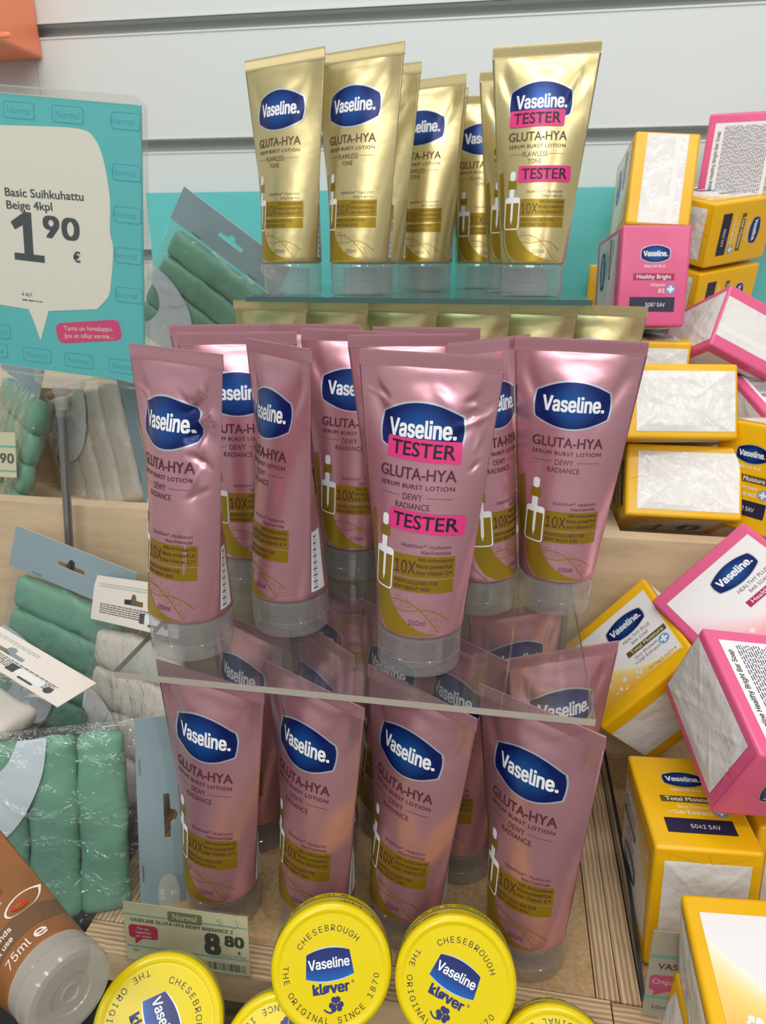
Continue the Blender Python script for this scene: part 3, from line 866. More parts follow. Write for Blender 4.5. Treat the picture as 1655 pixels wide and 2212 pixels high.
def make_soap(kind, swap=False):
    pk = kind == 'pink'
    base = 'soap_pink' if pk else 'soap_yellow'
    t = thing('soap_pack', 'soap', 'soap pack')
    b = MB(); soap_body(b, base); b.build('wrapper', t, True, sharp=50)
    strip = 'crimson_strip' if pk else 'olive_strip'; strip_t = 'Healthy Bright' if pk else 'Total Moisture'
    sgn = 1 if swap else -1
    lab = lambda p, q, off: (-(T_ / 2 + off), q, p)                # -x face: text runs along z, lines stack along y
    side = lambda p, q, off: ((-sgn) * p, sgn * (W_ / 2 + off), q)  # printed side
    seam = lambda p, q, off: (sgn * p, -sgn * (W_ / 2 + off), q)    # plain overlapped side
    info = lambda p, q, off: ((T_ / 2 + off), p, q)
    # front label. (p,q) axes on -x face seen from outside: p right = +z when up = +y
    l = MB(); rect(l, lab, -3.75, 3.95, -3.55, 3.5, 'label_white', .02)
    A = curve_pts([(-3.75, 2.2), (-2.4, .4), (-.6, -1.4), (1.2, -2.6), (3.9, -3.3)], 20)
    B = [(-3.75 + 7.65 * i / 20, -3.55) for i in range(21)]
    n = 20
    l.grid(lambda u, v: lab(A[int(round(u * n))][0] * v + B[int(round(u * n))][0] * (1 - v), A[int(round(u * n))][1] * v + B[int(round(u * n))][1] * (1 - v), .026), n, 6, 'swirl_pink' if pk else 'swirl_yellow')
    r = random.Random(5)
    for _ in range(16):
        x = r.uniform(-3.4, .5); disc(l, lab, x, r.uniform(-3.3, -2.4 - .2 * x), *([r.uniform(.06, .22)] * 2), 'label_white', .03, 10)
    lo_ = l.build('front_label', t, False)
    e = MB(); emblem_shape(e, lab, 1.15, 1.75, 3.7, 2.1, 'emblem_silver', .03); emblem_shape(e, lab, 1.15, 1.75, 3.55, 1.95, 'emblem_blue', .036)
    text(e, 'Vaseline.', lab, 'white_print', xc=1.2, base=1.5, cap=.62, width=2.95, bold=.03, off=.044); e.build('label_emblem', lo_, False)
    w = MB()
    text(w, 'HEALTHY PLUS', lab, 'grey_print', xc=1.6, base=.2, cap=.32, width=2.6, off=.034)
    text(w, 'BAR SOAP', lab, 'grey_print', xc=1.7, base=-.3, cap=.28, width=1.6, off=.034)
    rect(w, lab, .1, 3.8, -1.15, -.6, strip, .034); text(w, strip_t, lab, 'white_print', xc=2.0, base=-1.03, cap=.34, width=3.1, off=.042)
    text(w, 'Soy Protein' if not pk else 'Vitamin', lab, 'grey_print', x1=2.7, base=-1.65, cap=.3, off=.034)
    text(w, '+Oat Extract' if not pk else 'B3', lab, 'grey_print', x1=2.7, base=-2.12, cap=.3, off=.034)
    plus_icon(w, lab, 3.2, -1.75, .45, .034)
    text(w, '3x75g/2.64Oz e', lab, 'leaf_gold', x1=3.6, base=-3.2, cap=.24, off=.034)
    w.build('label_lettering', lo_, False)
    # printed side
    e = MB(); emblem_shape(e, side, 0, 1.95, 2.7, 1.6, 'emblem_silver', .02); emblem_shape(e, side, 0, 1.95, 2.58, 1.48, 'emblem_blue', .028)
    text(e, 'Vaseline.', side, 'white_print', xc=0, base=1.75, cap=.46, width=2.2, bold=.03, off=.036); e.build('side_emblem', t, False)
    w = MB()
    text(w, 'HEALTHY PLUS', side, 'white_print', xc=0, base=.75, cap=.24, width=1.9, bold=.01, off=.02)
    rect(w, side, -1.85, 1.85, -.35, .25, strip, .02); text(w, strip_t, side, 'white_print', xc=0, base=-.22, cap=.36, width=3.1, bold=.01, off=.03)
    text(w, 'Soy Protein' if not pk else 'Vitamin', side, 'white_print', x1=1.05, base=-.9, cap=.28, off=.02)
    text(w, '+Oat Extract' if not pk else 'B3', side, 'white_print', x1=1.05, base=-1.45, cap=.34, bold=.01, off=.02)
    plus_icon(w, side, 1.6, -1.15, .42, .02)
    rect(w, side, -2.05, 2.05, -3.15, -1.85, 'navy_block', .02)
    text(w, '5087 5AV' if pk else '5042 5AV', side, 'white_print', xc=.3, base=-2.7, cap=.34, width=1.75, off=.03)
    w.build('side_lettering', t, False)
    # plain side with a white band
    f = MB(); rect(f, seam, -2.0, 2.0, -4.3, 4.3, 'film_white', .02, 6, 12); rect(f, seam, .75, 1.35, -4.3, 4.3, 'label_white', .028)
    f.build('seam_band', t, True)
    # information panel on the far label side: text lines run along z
    q = MB(); rect(q, info, -3.9, 3.7, -3.7, 3.7, 'label_white', .02)
    text(q, 'Vaseline Healthy Bright Bar Soap' if pk else 'Vaseline Total Moisture Bar Soap', info, 'black_print', x0=-3.5, base=3.1, cap=.34, width=6.4, bold=.012, off=.03)
    micro(q, info, -3.5, 3.4, -1.6, 2.8, 26, .03)
    ii = lambda p, q_, off: info(q_, p, off)
    bars(q, ii, -3.4, -2.0, -3.5, .2, 34, .03)
    text(q, 'U', info, 'black_print', xc=2.2, base=-2.6, cap=.6, bold=.02, off=.03)
    disc(q, info, 1.0, -2.4, .35, .35, 'grey_print', .03); rrect_cols(q, info, .7, 1.5, -3.4, -2.9, .1, 'black_print', .03, 4, 1)
    q.build('info_panel', t, False)
    # crumpled white film ends with gathered folds
    for s_ in (-1, 1):
        f = MB(); nz = rng.uniform(-1, 1, (13, 13)) ** 3
        x0, x1, y0, y1 = -T_ / 2 + .62, T_ / 2 - .62, -W_ / 2 + .95, W_ / 2 - .25
        def fold(u, v, s_=s_):
            x = x0 + (x1 - x0) * u; y = y0 + (y1 - y0) * v
            d = 0.0
            for yy, sg in ((-W_ / 2, 1), (W_ / 2, -1)):
                for xs in (-1, 1):
                    # crease from the corner to the middle
                    px, py = x - xs * T_ / 2, y - yy
                    dx, dy = -xs * .62, sg * .78
                    t_ = px * dx + py * dy; dist = abs(px * dy - py * dx)
                    if 0 < t_ < 5.2: d = max(d, .08 * math.exp(-(dist / .12) ** 2) * (1 - t_ / 7))
            i, j = u * 8.0 + 1.9 * v, v * 7.99 + 2.9 * u; a, b_ = int(i), int(j); fu, fv = i - a, j - b_
            k = (nz[a, b_] * (1 - fu) + nz[a + 1, b_] * fu) * (1 - fv) + (nz[a, b_ + 1] * (1 - fu) + nz[a + 1, b_ + 1] * fu) * fv
            edge = min(u, 1 - u, v, 1 - v) * 8
            return (x, y, s_ * (L_ / 2 + .03 + d * min(1, edge) + .075 * (k + 1) * min(1, edge)))
        f.grid(fold, 44, 56, 'film_white', flip=s_ < 0); f.build('end_film', t, True)
        g = MB()
        for xs in (-1, 1):
            g.add([(xs * T_ / 2 * .93, -W_ / 2 * .95, s_ * (L_ / 2 + .03)), (xs * .2, -W_ / 2 + 1.0, s_ * (L_ / 2 + .06)), (0, -W_ / 2 * .95, s_ * (L_ / 2 + .03))], [[0, 1, 2]], base)
        g.build('end_flap', t, False)
    return t
SY, SP = make_soap('yellow'), make_soap('pink')
SY2 = make_soap('yellow', True)
GS = 'wrapped soap packs piled at the right'
def soap(src, label, R, c):
    if src.name in used: o = copy_thing(src, label, GS)
    else:
        o = src; used.add(src.name); o['label'] = label; o['group'] = GS
    pose(o, R, c); return o
soap(SY2, 'yellow soap pack standing on the pink one by the wall, white banded side forward', [[1, -.05, .05], [.03, .97, .25], [-.06, -.25, .97]], (14.32, 86.62, 6.59))
soap(SP, 'upright pink soap pack showing emblem and navy date block, near the gold tubes', [[.99, -.11, -.02], [.11, .98, .14], [0, -.14, .99]], (12.53, 77.06, -1.97))
soap(SY, 'front yellow soap pack standing by the clear divider, navy date block on top', [[1, .04, -.03], [.03, -.03, 1], [.04, -1, -.03]], (13.75, 40.71, -37.86))
soap(SY, 'lower of two yellow soap packs with crumpled white ends beside the right pink tube', [[0, 1, .02], [.46, -.02, .89], [.89, 0, -.46]], (15.51, 65.26, -19.55))
soap(SY, 'upper of two yellow soap packs with crumpled white ends beside the right pink tube', [[-.05, .99, -.14], [.35, .15, .92], [.93, -.01, -.36]], (13.94, 66.3, -12.5))
soap(SP, 'tilted pink soap pack with white band and crumpled corner above the yellow pair', [[.3, .36, .88], [.48, -.86, .19], [.82, .37, -.43]], (21.5, 77.0, -8.2))
soap(SP, 'topmost pink soap pack with barcode panel, upper right by the wall', [[-.38, 0, -.93], [-.93, 0, .38], [0.03, 1, 0.03]], (25.0, 91.0, 9.8))
soap(SP, 'pink soap pack leaning with its large white label and emblem up, right edge', [[.583, -.442, .682], [.451, .874, .182], [-.676, .201, .709]], (19.0, 50.6, -24.55))
soap(SY2, 'yellow soap pack lying with its white label up next to the bottom tray tubes', [[.72, -.25, .65], [.31, .95, .03], [-.63, .18, .76]], (12.5, 52.3, -30.4))
soap(SP, 'pink soap pack with a folded white end pointing down, right of the lying yellow pack', [[.2, -.159, -.967], [-.302, .929, -.215], [.932, .335, .138]], (17.95, 41.7, -27.4))
R5 = [[-.02, -.6, .8], [.24, .78, .58], [-.97, .21, .13]]
soap(SY, 'upper yellow soap pack lying sideways with emblem reading downward, behind the upright pink one', R5, (20.6, 88.4, 3.8))
soap(SY, 'lower yellow soap pack lying sideways with emblem reading downward, behind the upright pink one', R5, (20.4, 90.0, -2.8))
soap(SY, 'big yellow soap pack nearest the viewer in the bottom right corner', [[.12, .02, .99], [.04, 1, -.03], [-.99, .04, .12]], (15.75, 27.53, -35.14))
soap(SY, 'yellow soap pack under the upright pink one', frame((0, 0, 1), (.1, 1, 0)), (13.0, 77.3, -10.3))
soap(SY, 'yellow soap pack at the right edge below the tilted pink one', frame((.7, -.7, 0), (0, .15, 1)), (23.6, 64.5, -17.4))
soap(SP, 'pink soap pack lying under the tilted one at the right edge', frame((.1, -.35, .93), (.96, .25, 0)), (26.4, 72.3, -14.6))
soap(SY, 'yellow soap pack in the second place from the clear divider, right edge', [[1, .04, -.03], [.03, -.03, 1], [.04, -1, -.03]], (20.5, 43.5, -37.86))
soap(SY, 'yellow soap pack half hidden behind the left side of the upright pink one', frame((1, -.1, 0), (0, .1, 1)), (12.4, 92.6, -5.3))
soap(SY, 'yellow soap pack peeking out below the big one in the bottom right corner', frame((.1, -.3, 1), (1, .1, 0)), (16.2, 29.5, -42.9))

# ------------------------------------------------------------------ shower cap packs
def make_pack(kind, insert='insert_blue', back=False):
    fabric = 'cap_green' if kind == 'green' else 'cap_beige'
    t = thing('shower_cap_pack', 'pack', 'shower cap pack')
    # header card with a hanging slot
    b = MB(); card = 'card_pale' if back else 'card_blue'
    P = [(-7, 0), (7, 0), (7, 3.8), (-7, 3.8)]
    hole = [(-1.55, 1.75), (-1.55, 2.15), (-.45, 2.2), (-.35, 2.55), (0, 2.7), (.35, 2.55), (.45, 2.2), (1.55, 2.15), (1.55, 1.75)]
    import mathutils
    tri = mathutils.geometry.tessellate_polygon([[Vector((x, y, 0)) for x, y in P], [Vector((x, y, 0)) for x, y in hole[::-1]]])
    allp = P + hole[::-1]
    for yy in (-.035, .035):
        m_ = card if yy < 0 else ('card_blue' if back else 'card_pale')
        b.add([(x, yy, z) for x, z in allp], [list(f) for f in tri], m_)
    for ring in (P, hole):
        n = len(ring)
        b.add([(x, -.035, z) for x, z in ring] + [(x, .035, z) for x, z in ring], [[i, (i + 1) % n, n + (i + 1) % n, n + i] for i in range(n)], 'card_pale')
    hd = b.build('header_card', t, False)
    fn = lambda p, q, off: (p, -.035 - off, q)
    w = MB()
    if back:
        micro(w, fn, -5.5, 5.5, .7, 1.6, 5, .01, 'card_print'); micro(w, fn, -6, 2, 2.9, 3.3, 2, .01, 'card_spot')
        rect(w, fn, 2.6, 4.0, .35, .55, 'card_print', .01); rrect_cols(w, fn, 2.0, 4.6, -.0 + .62, 1.3, .2, 'insert_white', .012, 6, 1)
        rect(w, fn, 1.2, 2.0, .5, 1.3, 'card_print', .012); disc(w, fn, 5.2, .8, .35, .35, 'card_print', .011)
    else:
        disc(w, fn, 5.4, 1.9, 1.35, .75, 'card_spot', .01)
        text(w, '4', fn, 'insert_white', xc=5.4, base=2.0, cap=.45, off=.02); text(w, 'pcs', fn, 'insert_white', xc=5.4, base=1.35, cap=.32, off=.02)
        for x in (-4.2, 3.2):
            q = MB(); q.box((x, -.09, .2), (x + 1.1, -.03, .27), 'steel_grey'); q.build('staple', hd, False)
    w.build('card_print', hd, False)
    # four caps rolled up side by side
    for k in range(4):
        r = MB(); zc = -2.3 - 3.15 * k; nse = rng.uniform(-1, 1, 40)
        def roll(u, v, k=k, zc=zc, nse=nse):
            a = 2 * math.pi * v; x = -6.3 + 12.6 * u
            e = min(1, (1 - abs(2 * u - 1)) * 9); e = math.sqrt(max(0, 1 - (1 - e) ** 2))
            wob = 1 + .035 * math.sin(x * .9 + nse[0] * 5 + a * 2) + .02 * math.sin(x * 2.1 + a * 3 + nse[1] * 6)
            cz, cy = math.cos(a), math.sin(a)
            sq = lambda c_: math.copysign(abs(c_) ** .75, c_)
            return (x, .9 + .85 * sq(cy) * e * wob, zc + 1.6 * (abs(cz) ** .55) * math.copysign(1, cz) * e ** .45 * wob)
        r.grid(roll, 48, 28, fabric, flip=True); r.build('rolled_cap', t, True, weld=True)
    # printed insert: a broad curved shape lying over the rolls
    s = MB()
    out = curve_pts([(-6.4, -5.6), (-3.8, -6.0), (-1.0, -7.4), (.6, -9.4), (.8, -11.6), (-.4, -13.2), (-3.4, -13.6), (-6.4, -13.5)], 30)
    inn = curve_pts([(-6.4, -7.4), (-4.9, -8.1), (-4.0, -9.4), (-4.0, -10.8), (-4.8, -12.2), (-6.0, -13.0), (-6.2, -13.2), (-6.4, -13.3)], 30)
    ribbon(s, lambda p, q, off: (p, -.14 - off, q), out, inn, insert, .0, 4)
    ribbon(s, lambda p, q, off: (p, -.17 - off, q), out, inn, insert, .0, 4)
    s.build('curved_insert', t, False)
    # the clear bag
    g = MB(); nz = rng.uniform(-1, 1, (18, 18))
    for sg in (-1, 1):
        def bag(u, v, sg=sg):
            x = -7 + 14 * u; z = .0 - 14.6 * v
            e = min(1, min(u, 1 - u) * 9) * min(1, min(v + .02, 1 - v) * 9); e = math.sqrt(max(0, e))
            i, j = u * 16.99, v * 16.99; a, b_ = int(i), int(j); fu, fv = i - a, j - b_
            n_ = (nz[a, b_] * (1 - fu) + nz[a + 1 if a < 17 else a, b_] * fu) * (1 - fv) + (nz[a, min(b_ + 1, 17)] * (1 - fu) + nz[min(a + 1, 17), min(b_ + 1, 17)] * fu) * fv
            wob = .16 * n_ * e + .05 * math.sin(9 * u + 14 * v) * e
            return (x, (-.24 if sg < 0 else 2.05) * e + .9 * (1 - e) * (.2 if sg < 0 else .6) + (wob if sg > 0 else -abs(wob)), z)
        g.grid(bag, 48, 48, 'bag_film', flip=sg > 0)
    g.build('clear_bag', t, True)
    return t
PG, PB, PBB = make_pack('green'), make_pack('beige', 'insert_white'), make_pack('beige', 'insert_white', True)
GPK = 'shower cap packs in the left bins'
def pk(src, label, R, c):
    if src.name in used: o = copy_thing(src, label, GPK)
    else:
        o = src; used.add(src.name); o['label'] = label; o['group'] = GPK
    pose(o, R, c); return o
pk(PG, 'green shower cap pack with a slanted grey card, leaning left of the gold tubes', [[.82, .1, .57], [-.01, .99, -.16], [-.58, .13, .81]], (-30.92, 78.78, .23))
pk(PG, 'green shower cap pack with a slanted blue card in front of the wooden step', [[.96, .2, .21], [-.25, .95, .21], [-.16, -.25, .95]], (-37.2, 52.4, -27.6))
pk(PBB, 'beige shower cap pack with a pale blank card, left of the clear shelf corner', [[.83, .56, .01], [-.51, .75, .41], [.22, -.35, .91]], (-28.4, 47.2, -27.9))
pk(PG, 'nearest green shower cap pack lying flat beside the bottom tray, blue card along its right', [[.1, -.41, .9], [-.33, .84, .42], [-.94, -.34, -.05]], (-23.4, 36.65, -36.8))
pk(PBB, 'beige shower cap pack lying with a printed pale card, at the left edge', [[.93, -.29, .22], [-.23, -.01, .97], [-.28, -.96, -.07]], (-36.8, 41.1, -28.4))
pk(PB, 'beige shower cap pack on the step behind the sign pole, curved white insert in view', [[.22, .41, .88], [-.17, .91, -.38], [-.96, -.07, .27]], (-36.3, 64.6, -16.9))
pk(PG, 'green shower cap pack standing on edge behind the sign pole, left edge', frame((.75, -.66, -.1), (.3, .15, .94)), (-49.0, 66.5, -11.8))

# ------------------------------------------------------------------ tins
def make_tin():
    t = thing('petroleum_jelly_tin', 'tin', 'tin')
    b = MB(); R = 3.42
    b.lathe([(.01, -2.45), (R - .3, -2.45), (R - .06, -2.38), (R, -2.25), (R, -1.3), (R - .07, -1.22)], 80, 'tin_yellow')
    b.build('base', t, True, sharp=50)
    s = MB(); s.lathe([(R - .06, -1.34), (R + .06, -1.28), (R + .07, -1.2), (R + .06, -1.12), (R - .06, -1.08)], 80, 'tin_seam'); s.build('seam_ring', t, True)
    l = MB(); l.lathe([(R - .05, -1.12), (R + .02, -1.08), (R + .02, -.32), (R - .04, -.14), (R - .17, -.03), (R - .3, .0), (R - .42, -.03), (R - .5, -.07), (R - .58, -.08), (.01, -.08)], 96, 'tin_yellow')
    lo = l.build('lid', t, True)
    fn = lambda p, q, off: (p, q, -.08 + off)
    e = MB()
    def lg(u, v, w=2.62, h=1.25, bul=.32):
        a = 2 * u - 1; bb = 2 * v - 1
        y = bb * (h / 2 + bul * (1 - a * a) * .9)
        return fn(-.1 + a * w / 2 * (1 - .05 * bb), .28 + y + .0, .012)
    e.grid(lg, 20, 8, 'emblem_silver')
    e.grid(lambda u, v: fn(-.1 + (2 * u - 1) * 2.6 / 2 * (1 - .05 * (2 * v - 1)), .28 + (2 * v - 1) * (1.22 / 2 + .23 * (1 - (2 * u - 1) ** 2)), .02), 20, 8, 'tin_blue')
    text(e, 'Vaseline', fn, 'white_print', xc=-.1, base=.1, cap=.5, width=2.35, bold=.02, off=.028)
    e.build('emblem', lo, False)
    p = MB()
    text(p, 'kl\u00f8ver', fn, 'tin_navy', xc=-.1, base=-1.18, cap=.52, width=2.1, bold=.035, off=.012)
    text(p, '\u00ae', fn, 'tin_navy', xc=1.15, base=-.86, cap=.2, off=.012)
    for k in range(3):
        a = math.radians(90 + 120 * k)
        for sgn in (-1, 1):
            cx, cy = .1 + .27 * math.cos(a + sgn * .42), -1.78 + .27 * math.sin(a + sgn * .42)
            disc(p, fn, cx, cy, .155, .155, 'tin_navy', .012 + .001 * sgn, 14)
        poly(p, fn, [(.1, -1.78), (.1 + .3 * math.cos(a - .85), -1.78 + .3 * math.sin(a - .85)), (.1 + .3 * math.cos(a + .85), -1.78 + .3 * math.sin(a + .85))], 'tin_navy', .011)
    line(p, fn, [(.05, -1.95), (-.15, -2.15), (-.4, -2.12), (-.6, -1.95)], .09, 'tin_navy', .012, 10)
    def arc_text(s, r, a0, a1, cap, inner, m_='tin_print'):
        n = len(s); wid = []
        for i, ch in enumerate(s):
            if ch == ' ': continue
            a = math.radians(a0 + (a1 - a0) * i / (n - 1))
            V, F = glyphs(ch)
            x0 = (min(v[0] for v in V) + max(v[0] for v in V)) / 2; k = cap / CAPH
            vs = []
            for vx, vy in V:
                px, py = (vx - x0) * k, vy * k - cap / 2
                if inner:   # bottom arc: letters upright, tops towards the middle
                    d = r - py; vs.append(fn(d * math.cos(a) + px * -math.sin(a), d * math.sin(a) + px * math.cos(a), .012))
                else:
                    d = r + py; vs.append(fn(d * math.cos(a) + px * math.sin(a), d * math.sin(a) - px * math.cos(a), .012))
            p.add(vs, F, m_)
    arc_text('CHESEBROUGH', 2.15, 140, 42, .32, False)
    arc_text('THE ORIGINAL SINCE 1870', 2.58, 172, 346, .32, True)
    p.build('lid_lettering', lo, False)
    # small print around the rims
    q = MB()
    def cyl(s, z, a0, a1, cap, R_):
        n = len(s)
        for i, ch in enumerate(s):
            if ch == ' ': continue
            a = math.radians(a0 + (a1 - a0) * i / (n - 1)); V, F = glyphs(ch)
            x0 = (min(v[0] for v in V) + max(v[0] for v in V)) / 2; k = cap / CAPH
            q.add([((R_ + .012) * math.cos(a + (vx - x0) * k / R_), (R_ + .012) * math.sin(a + (vx - x0) * k / R_), z + vy * k) for vx, vy in V], F, 'tin_print')
    for a in (0, 120, 240):
        cyl('vaseline', -.8, a + 15, a + 40, .3, R + .02); cyl('kl\u00f8ver', -.8, a + 55, a + 75, .3, R + .02)
    cyl('SE Tfn: 020-78 00 44', -2.0, 70, 150, .32, R); cyl('NO Tlf. 66 82 25 50', -2.0, 190, 262, .32, R); cyl('DK Tlf. 70277784', -2.0, 300, 365, .32, R)
    q.build('rim_lettering', t, False)
    return t
TIN = make_tin()
GT = 'yellow petroleum jelly tins in the front bin'
def tin(label, P, elev, azim, rot):
    """P = middle of the lid, elev/azim = where the lid faces, rot = clockwise turn of its print"""
    if TIN.name in used: o = copy_thing(TIN, label, GT)
    else:
        o = TIN; used.add(TIN.name); o['label'] = label; o['group'] = GT
    e, a = math.radians(elev), math.radians(azim)
    nrm = Vector((math.sin(a) * math.cos(e), -math.cos(a) * math.cos(e), math.sin(e)))
    rx = (rt - nrm * rt.dot(nrm)).normalized(); uy = nrm.cross(rx)
    r = math.radians(-rot); x = rx * math.cos(r) + uy * math.sin(r)
    pose(o, frame(x, nrm), P); return o
tin('middle yellow tin leaning upright on the tray rail, print nearly level', (-7.75, 28.9, -38.0), 33, 12, -7)
tin('right leaning yellow tin on the tray rail, print turned slightly clockwise', (-.75, 29.6, -38.35), 33, 4, 27)
tin('left yellow tin in front of the price tag, print turned far clockwise', (-16.4, 24.9, -39.0), 46, 22, 62)
tin('lower middle yellow tin at the bottom edge, print upside down', (-9.9, 25.7, -41.5), 46, 14, 192)
tin('lower right yellow tin at the bottom edge, print upside down', (5.0, 27.8, -42.0), 44, 0, 160)
tin('yellow tin low in the gap between the middle and right leaning tins', (-3.9, 29.0, -47.5), 58, 0, 200)

# ------------------------------------------------------------------ hand cream
def cream():
    t = thing('hand_cream_tube', 'brown cocoa butter hand cream tube with a milky white cap, bottom left corner', 'hand cream')
    rb = Ruled(2.05, 3.2, 1.75, 13.0, None)
    b = MB(); rb.body(b, 'cream_brown'); b.build('body', t, True)
    s = MB(); s.box((-3.2, -.06, 12.95), (3.2, .06, 14.0), 'cream_brown'); s.build('crimped_seal', t, False)
    c = MB(); c.lathe([(.01, .12), (.32, .12), (.4, .05), (.5, .1), (.95, .12), (1.0, .03), (1.7, 0), (1.95, .06), (2.05, .25), (2.08, .9), (2.02, .95), (2.02, 1.02), (2.08, 1.06), (2.06, 1.72), (1.9, 1.78), (.01, 1.78)], 64, 'cream_cap'); c.build('cap', t, True, sharp=40)
    fn = rb.wrap
    d = MB(); rect(d, fn, -2.6, 2.6, 3.2, 4.75, 'cream_dark', .012, 24, 3); rrect_cols(d, fn, -2.9, 1.2, 7.1, 7.9, .3, 'cream_dark', .012, 16, 2); d.build('printed_bands', t, True)
    l = MB(); text(l, '75ml', fn, 'nut_skin', xc=-.1, base=2.2, cap=.62, width=1.3, off=.02); text(l, 'e', fn, 'nut_skin', xc=1.05, base=2.2, cap=.75, bold=.01, off=.02)
    text(l, 'Softens hands', fn, 'nut_skin', xc=-.9, base=4.1, cap=.4, width=2.5, bold=.012, off=.024); text(l, 'from 1\u02e2\u1d57 use' if False else 'from 1st use', fn, 'nut_skin', xc=-.9, base=3.45, cap=.38, width=2.1, bold=.012, off=.024)
    text(l, 'HYDRATING LIPIDS', fn, 'nut_skin', xc=-.6, base=6.4, cap=.26, width=2.8, off=.02); text(l, 'SHEA BUTTER', fn, 'nut_skin', xc=-1.2, base=5.9, cap=.26, width=1.9, off=.02)
    text(l, 'COCOA BUTTER', fn, 'white_print', xc=-.6, base=7.3, cap=.44, width=3.0, bold=.01, off=.024); text(l, 'CREAM', fn, 'white_print', xc=-1.6, base=8.3, cap=.44, bold=.01, off=.02)
    l.build('lettering', t, False)
    e = MB(); poly(e, fn, curve_pts([(2.4, 6.3), (1.6, 6.25), (.9, 5.9), (.5, 5.4), (.6, 4.9), (1.1, 4.7), (1.7, 4.9), (2.1, 5.5), (2.4, 6.3)], 28)[:-1], 'nut_skin', .03); disc(e, fn, 1.2, 5.35, .38, .34, 'nut_red', .045); disc(e, fn, 1.15, 5.35, .16, .14, 'leaf_gold', .055); e.build('drop_emblem', t, True)
    return t
hc = cream()
ray = lambda u, v: fw + rt * ((u - 827.5) / F_PX) - up * ((v - 1106) / F_PX)
tw = Vector((.34, -.55, .76)).normalized()
rr = (rt - tw * rt.dot(tw)).normalized(); uu = tw.cross(rr)
zl = (rr * -.66 + uu * .42 - tw * .62); xl = rr * .5 + uu * .85
pose(hc, frame(xl - zl.normalized() * xl.dot(zl.normalized()), zl), (-18.0, 21.1, -31.9))
pose(hc, [[frame(zl, xl)[i][2], 0, zl.normalized()[i]] for i in range(3)], (-18.0, 21.1, -31.9))

# ------------------------------------------------------------------ price tags
def price_tag(label, R, c, w, h, paper, draw):
    t = thing('price_tag', label, 'price tag')
    b = MB(); b.box((-w / 2, 0, 0), (w / 2, .05, h), paper); b.build('paper', t, False)
    b = MB(); b.box((-w / 2 - .1, -.12, -.12), (w / 2 + .1, -.09, h + .1), 'tag_holder'); b.box((-w / 2 - .1, -.12, h + .04), (w / 2 + .1, .1, h + .1), 'tag_holder'); b.build('clear_holder', t, False)
    fn = lambda p, q, off: (p, -off, q)
    p = MB(); draw(p, fn); p.build('lettering', t, False)
    pose(t, R, c); return t
def draw_main(p, fn):
    rect(p, fn, -4.1, 4.1, 3.42, 3.52, 'tag_teal', .01); rect(p, fn, -4.1, 4.1, 1.08, 1.18, 'tag_teal', .01)
    rrect_cols(p, fn, -1.15, 1.15, 3.3, 4.05, .15, 'tag_olive', .015, 8, 1); text(p, 'Normal', fn, 'tag_paper', xc=0, base=3.5, cap=.42, width=1.6, bold=.02, off=.025)
    text(p, 'VASELINE GLUTA HYA DEWY RADIANCE 2', fn, 'tag_print', x0=-3.75, base=2.98, cap=.24, width=6.9, bold=.02, off=.012)
    text(p, '8', fn, 'tag_print', xc=1.75, base=1.35, cap=1.4, width=1.1, bold=.05, off=.012); text(p, '80', fn, 'tag_print', x0=2.55, base=2.05, cap=.72, width=1.3, bold=.05, off=.012)
    text(p, '\u20ac', fn, 'tag_print', xc=3.5, base=1.5, cap=.25, bold=.02, off=.012); text(p, '8721317739330', fn, 'tag_print', x1=3.9, base=1.25, cap=.14, width=1.9, off=.012)
    text(p, 'Hin', fn, 'tag_print', x0=-3.7, base=.75, cap=.2, off=.012)
    rrect_cols(p, fn, -3.9, -1.9, 1.75, 2.75, .25, 'tag_red', .012, 8, 2); poly(p, fn, [(-3.5, 1.8), (-2.9, 1.8), (-3.5, 1.3)], 'tag_red', .013)
    for i, s in enumerate(('Max yks', 'kappaletta', 'per asiakas')): text(p, s, fn, 'white_print', xc=-2.9, base=2.42 - .28 * i, cap=.17, off=.02)
    f2 = lambda a, b_, off: fn(b_, a, off)
    bars(p, f2, .2, .75, .7, 3.9, 46, .012, 4)
    line(p, fn, [(2.4, 3.95), (2.1, 3.8), (2.5, 3.7), (2.2, 3.5), (2.7, 3.45)], .03, 'tag_olive'); line(p, fn, [(3.3, 4.0), (3.5, 3.6), (3.2, 3.35), (2.95, 3.55)], .03, 'tag_olive')
price_tag('cream price tag reading 8 80 clipped to the tray rail, lower left', frame((1, 0, .03), (.03, .13, 1)), (-17.7, 31.0, -42.6), 8.3, 4.3, 'tag_paper', draw_main)
def draw_right(p, fn):
    rect(p, fn, -4.1, 4.1, 4.35, 4.55, 'tag_teal', .01); rect(p, fn, -4.1, 4.1, 1.35, 1.55, 'tag_teal', .01)
    text(p, 'VASELINE', fn, 'tag_print', x0=-3.6, base=3.55, cap=.42, bold=.02, off=.012)
    rrect_cols(p, fn, -3.95, -.6, 1.95, 3.1, .25, 'sign_pink', .012, 8, 2); poly(p, fn, [(-3.6, 2.0), (-2.7, 2.0), (-3.7, 1.55)], 'sign_pink', .013)
    text(p, 'Onpa halpa', fn, 'white_print', x0=-3.8, base=2.45, cap=.38, off=.02); text(p, 'Hinta', fn, 'tag_print', x0=-3.6, base=.55, cap=.32, off=.012)
price_tag('dull price tag with a pink speech bubble standing between the right soap packs', frame((1, .05, 0), (0, .05, 1)), (14.25, 32.4, -41.9), 8.2, 6.2, 'tag_paper_dull', draw_right)
def draw_far(p, fn):
    rect(p, fn, -4, 4, 2.9, 3.1, 'tag_teal', .01); rect(p, fn, -4, 4, .5, .7, 'tag_teal', .01); text(p, '1 90', fn, 'tag_print', x1=3.8, base=1.4, cap=.9, bold=.03, off=.012)
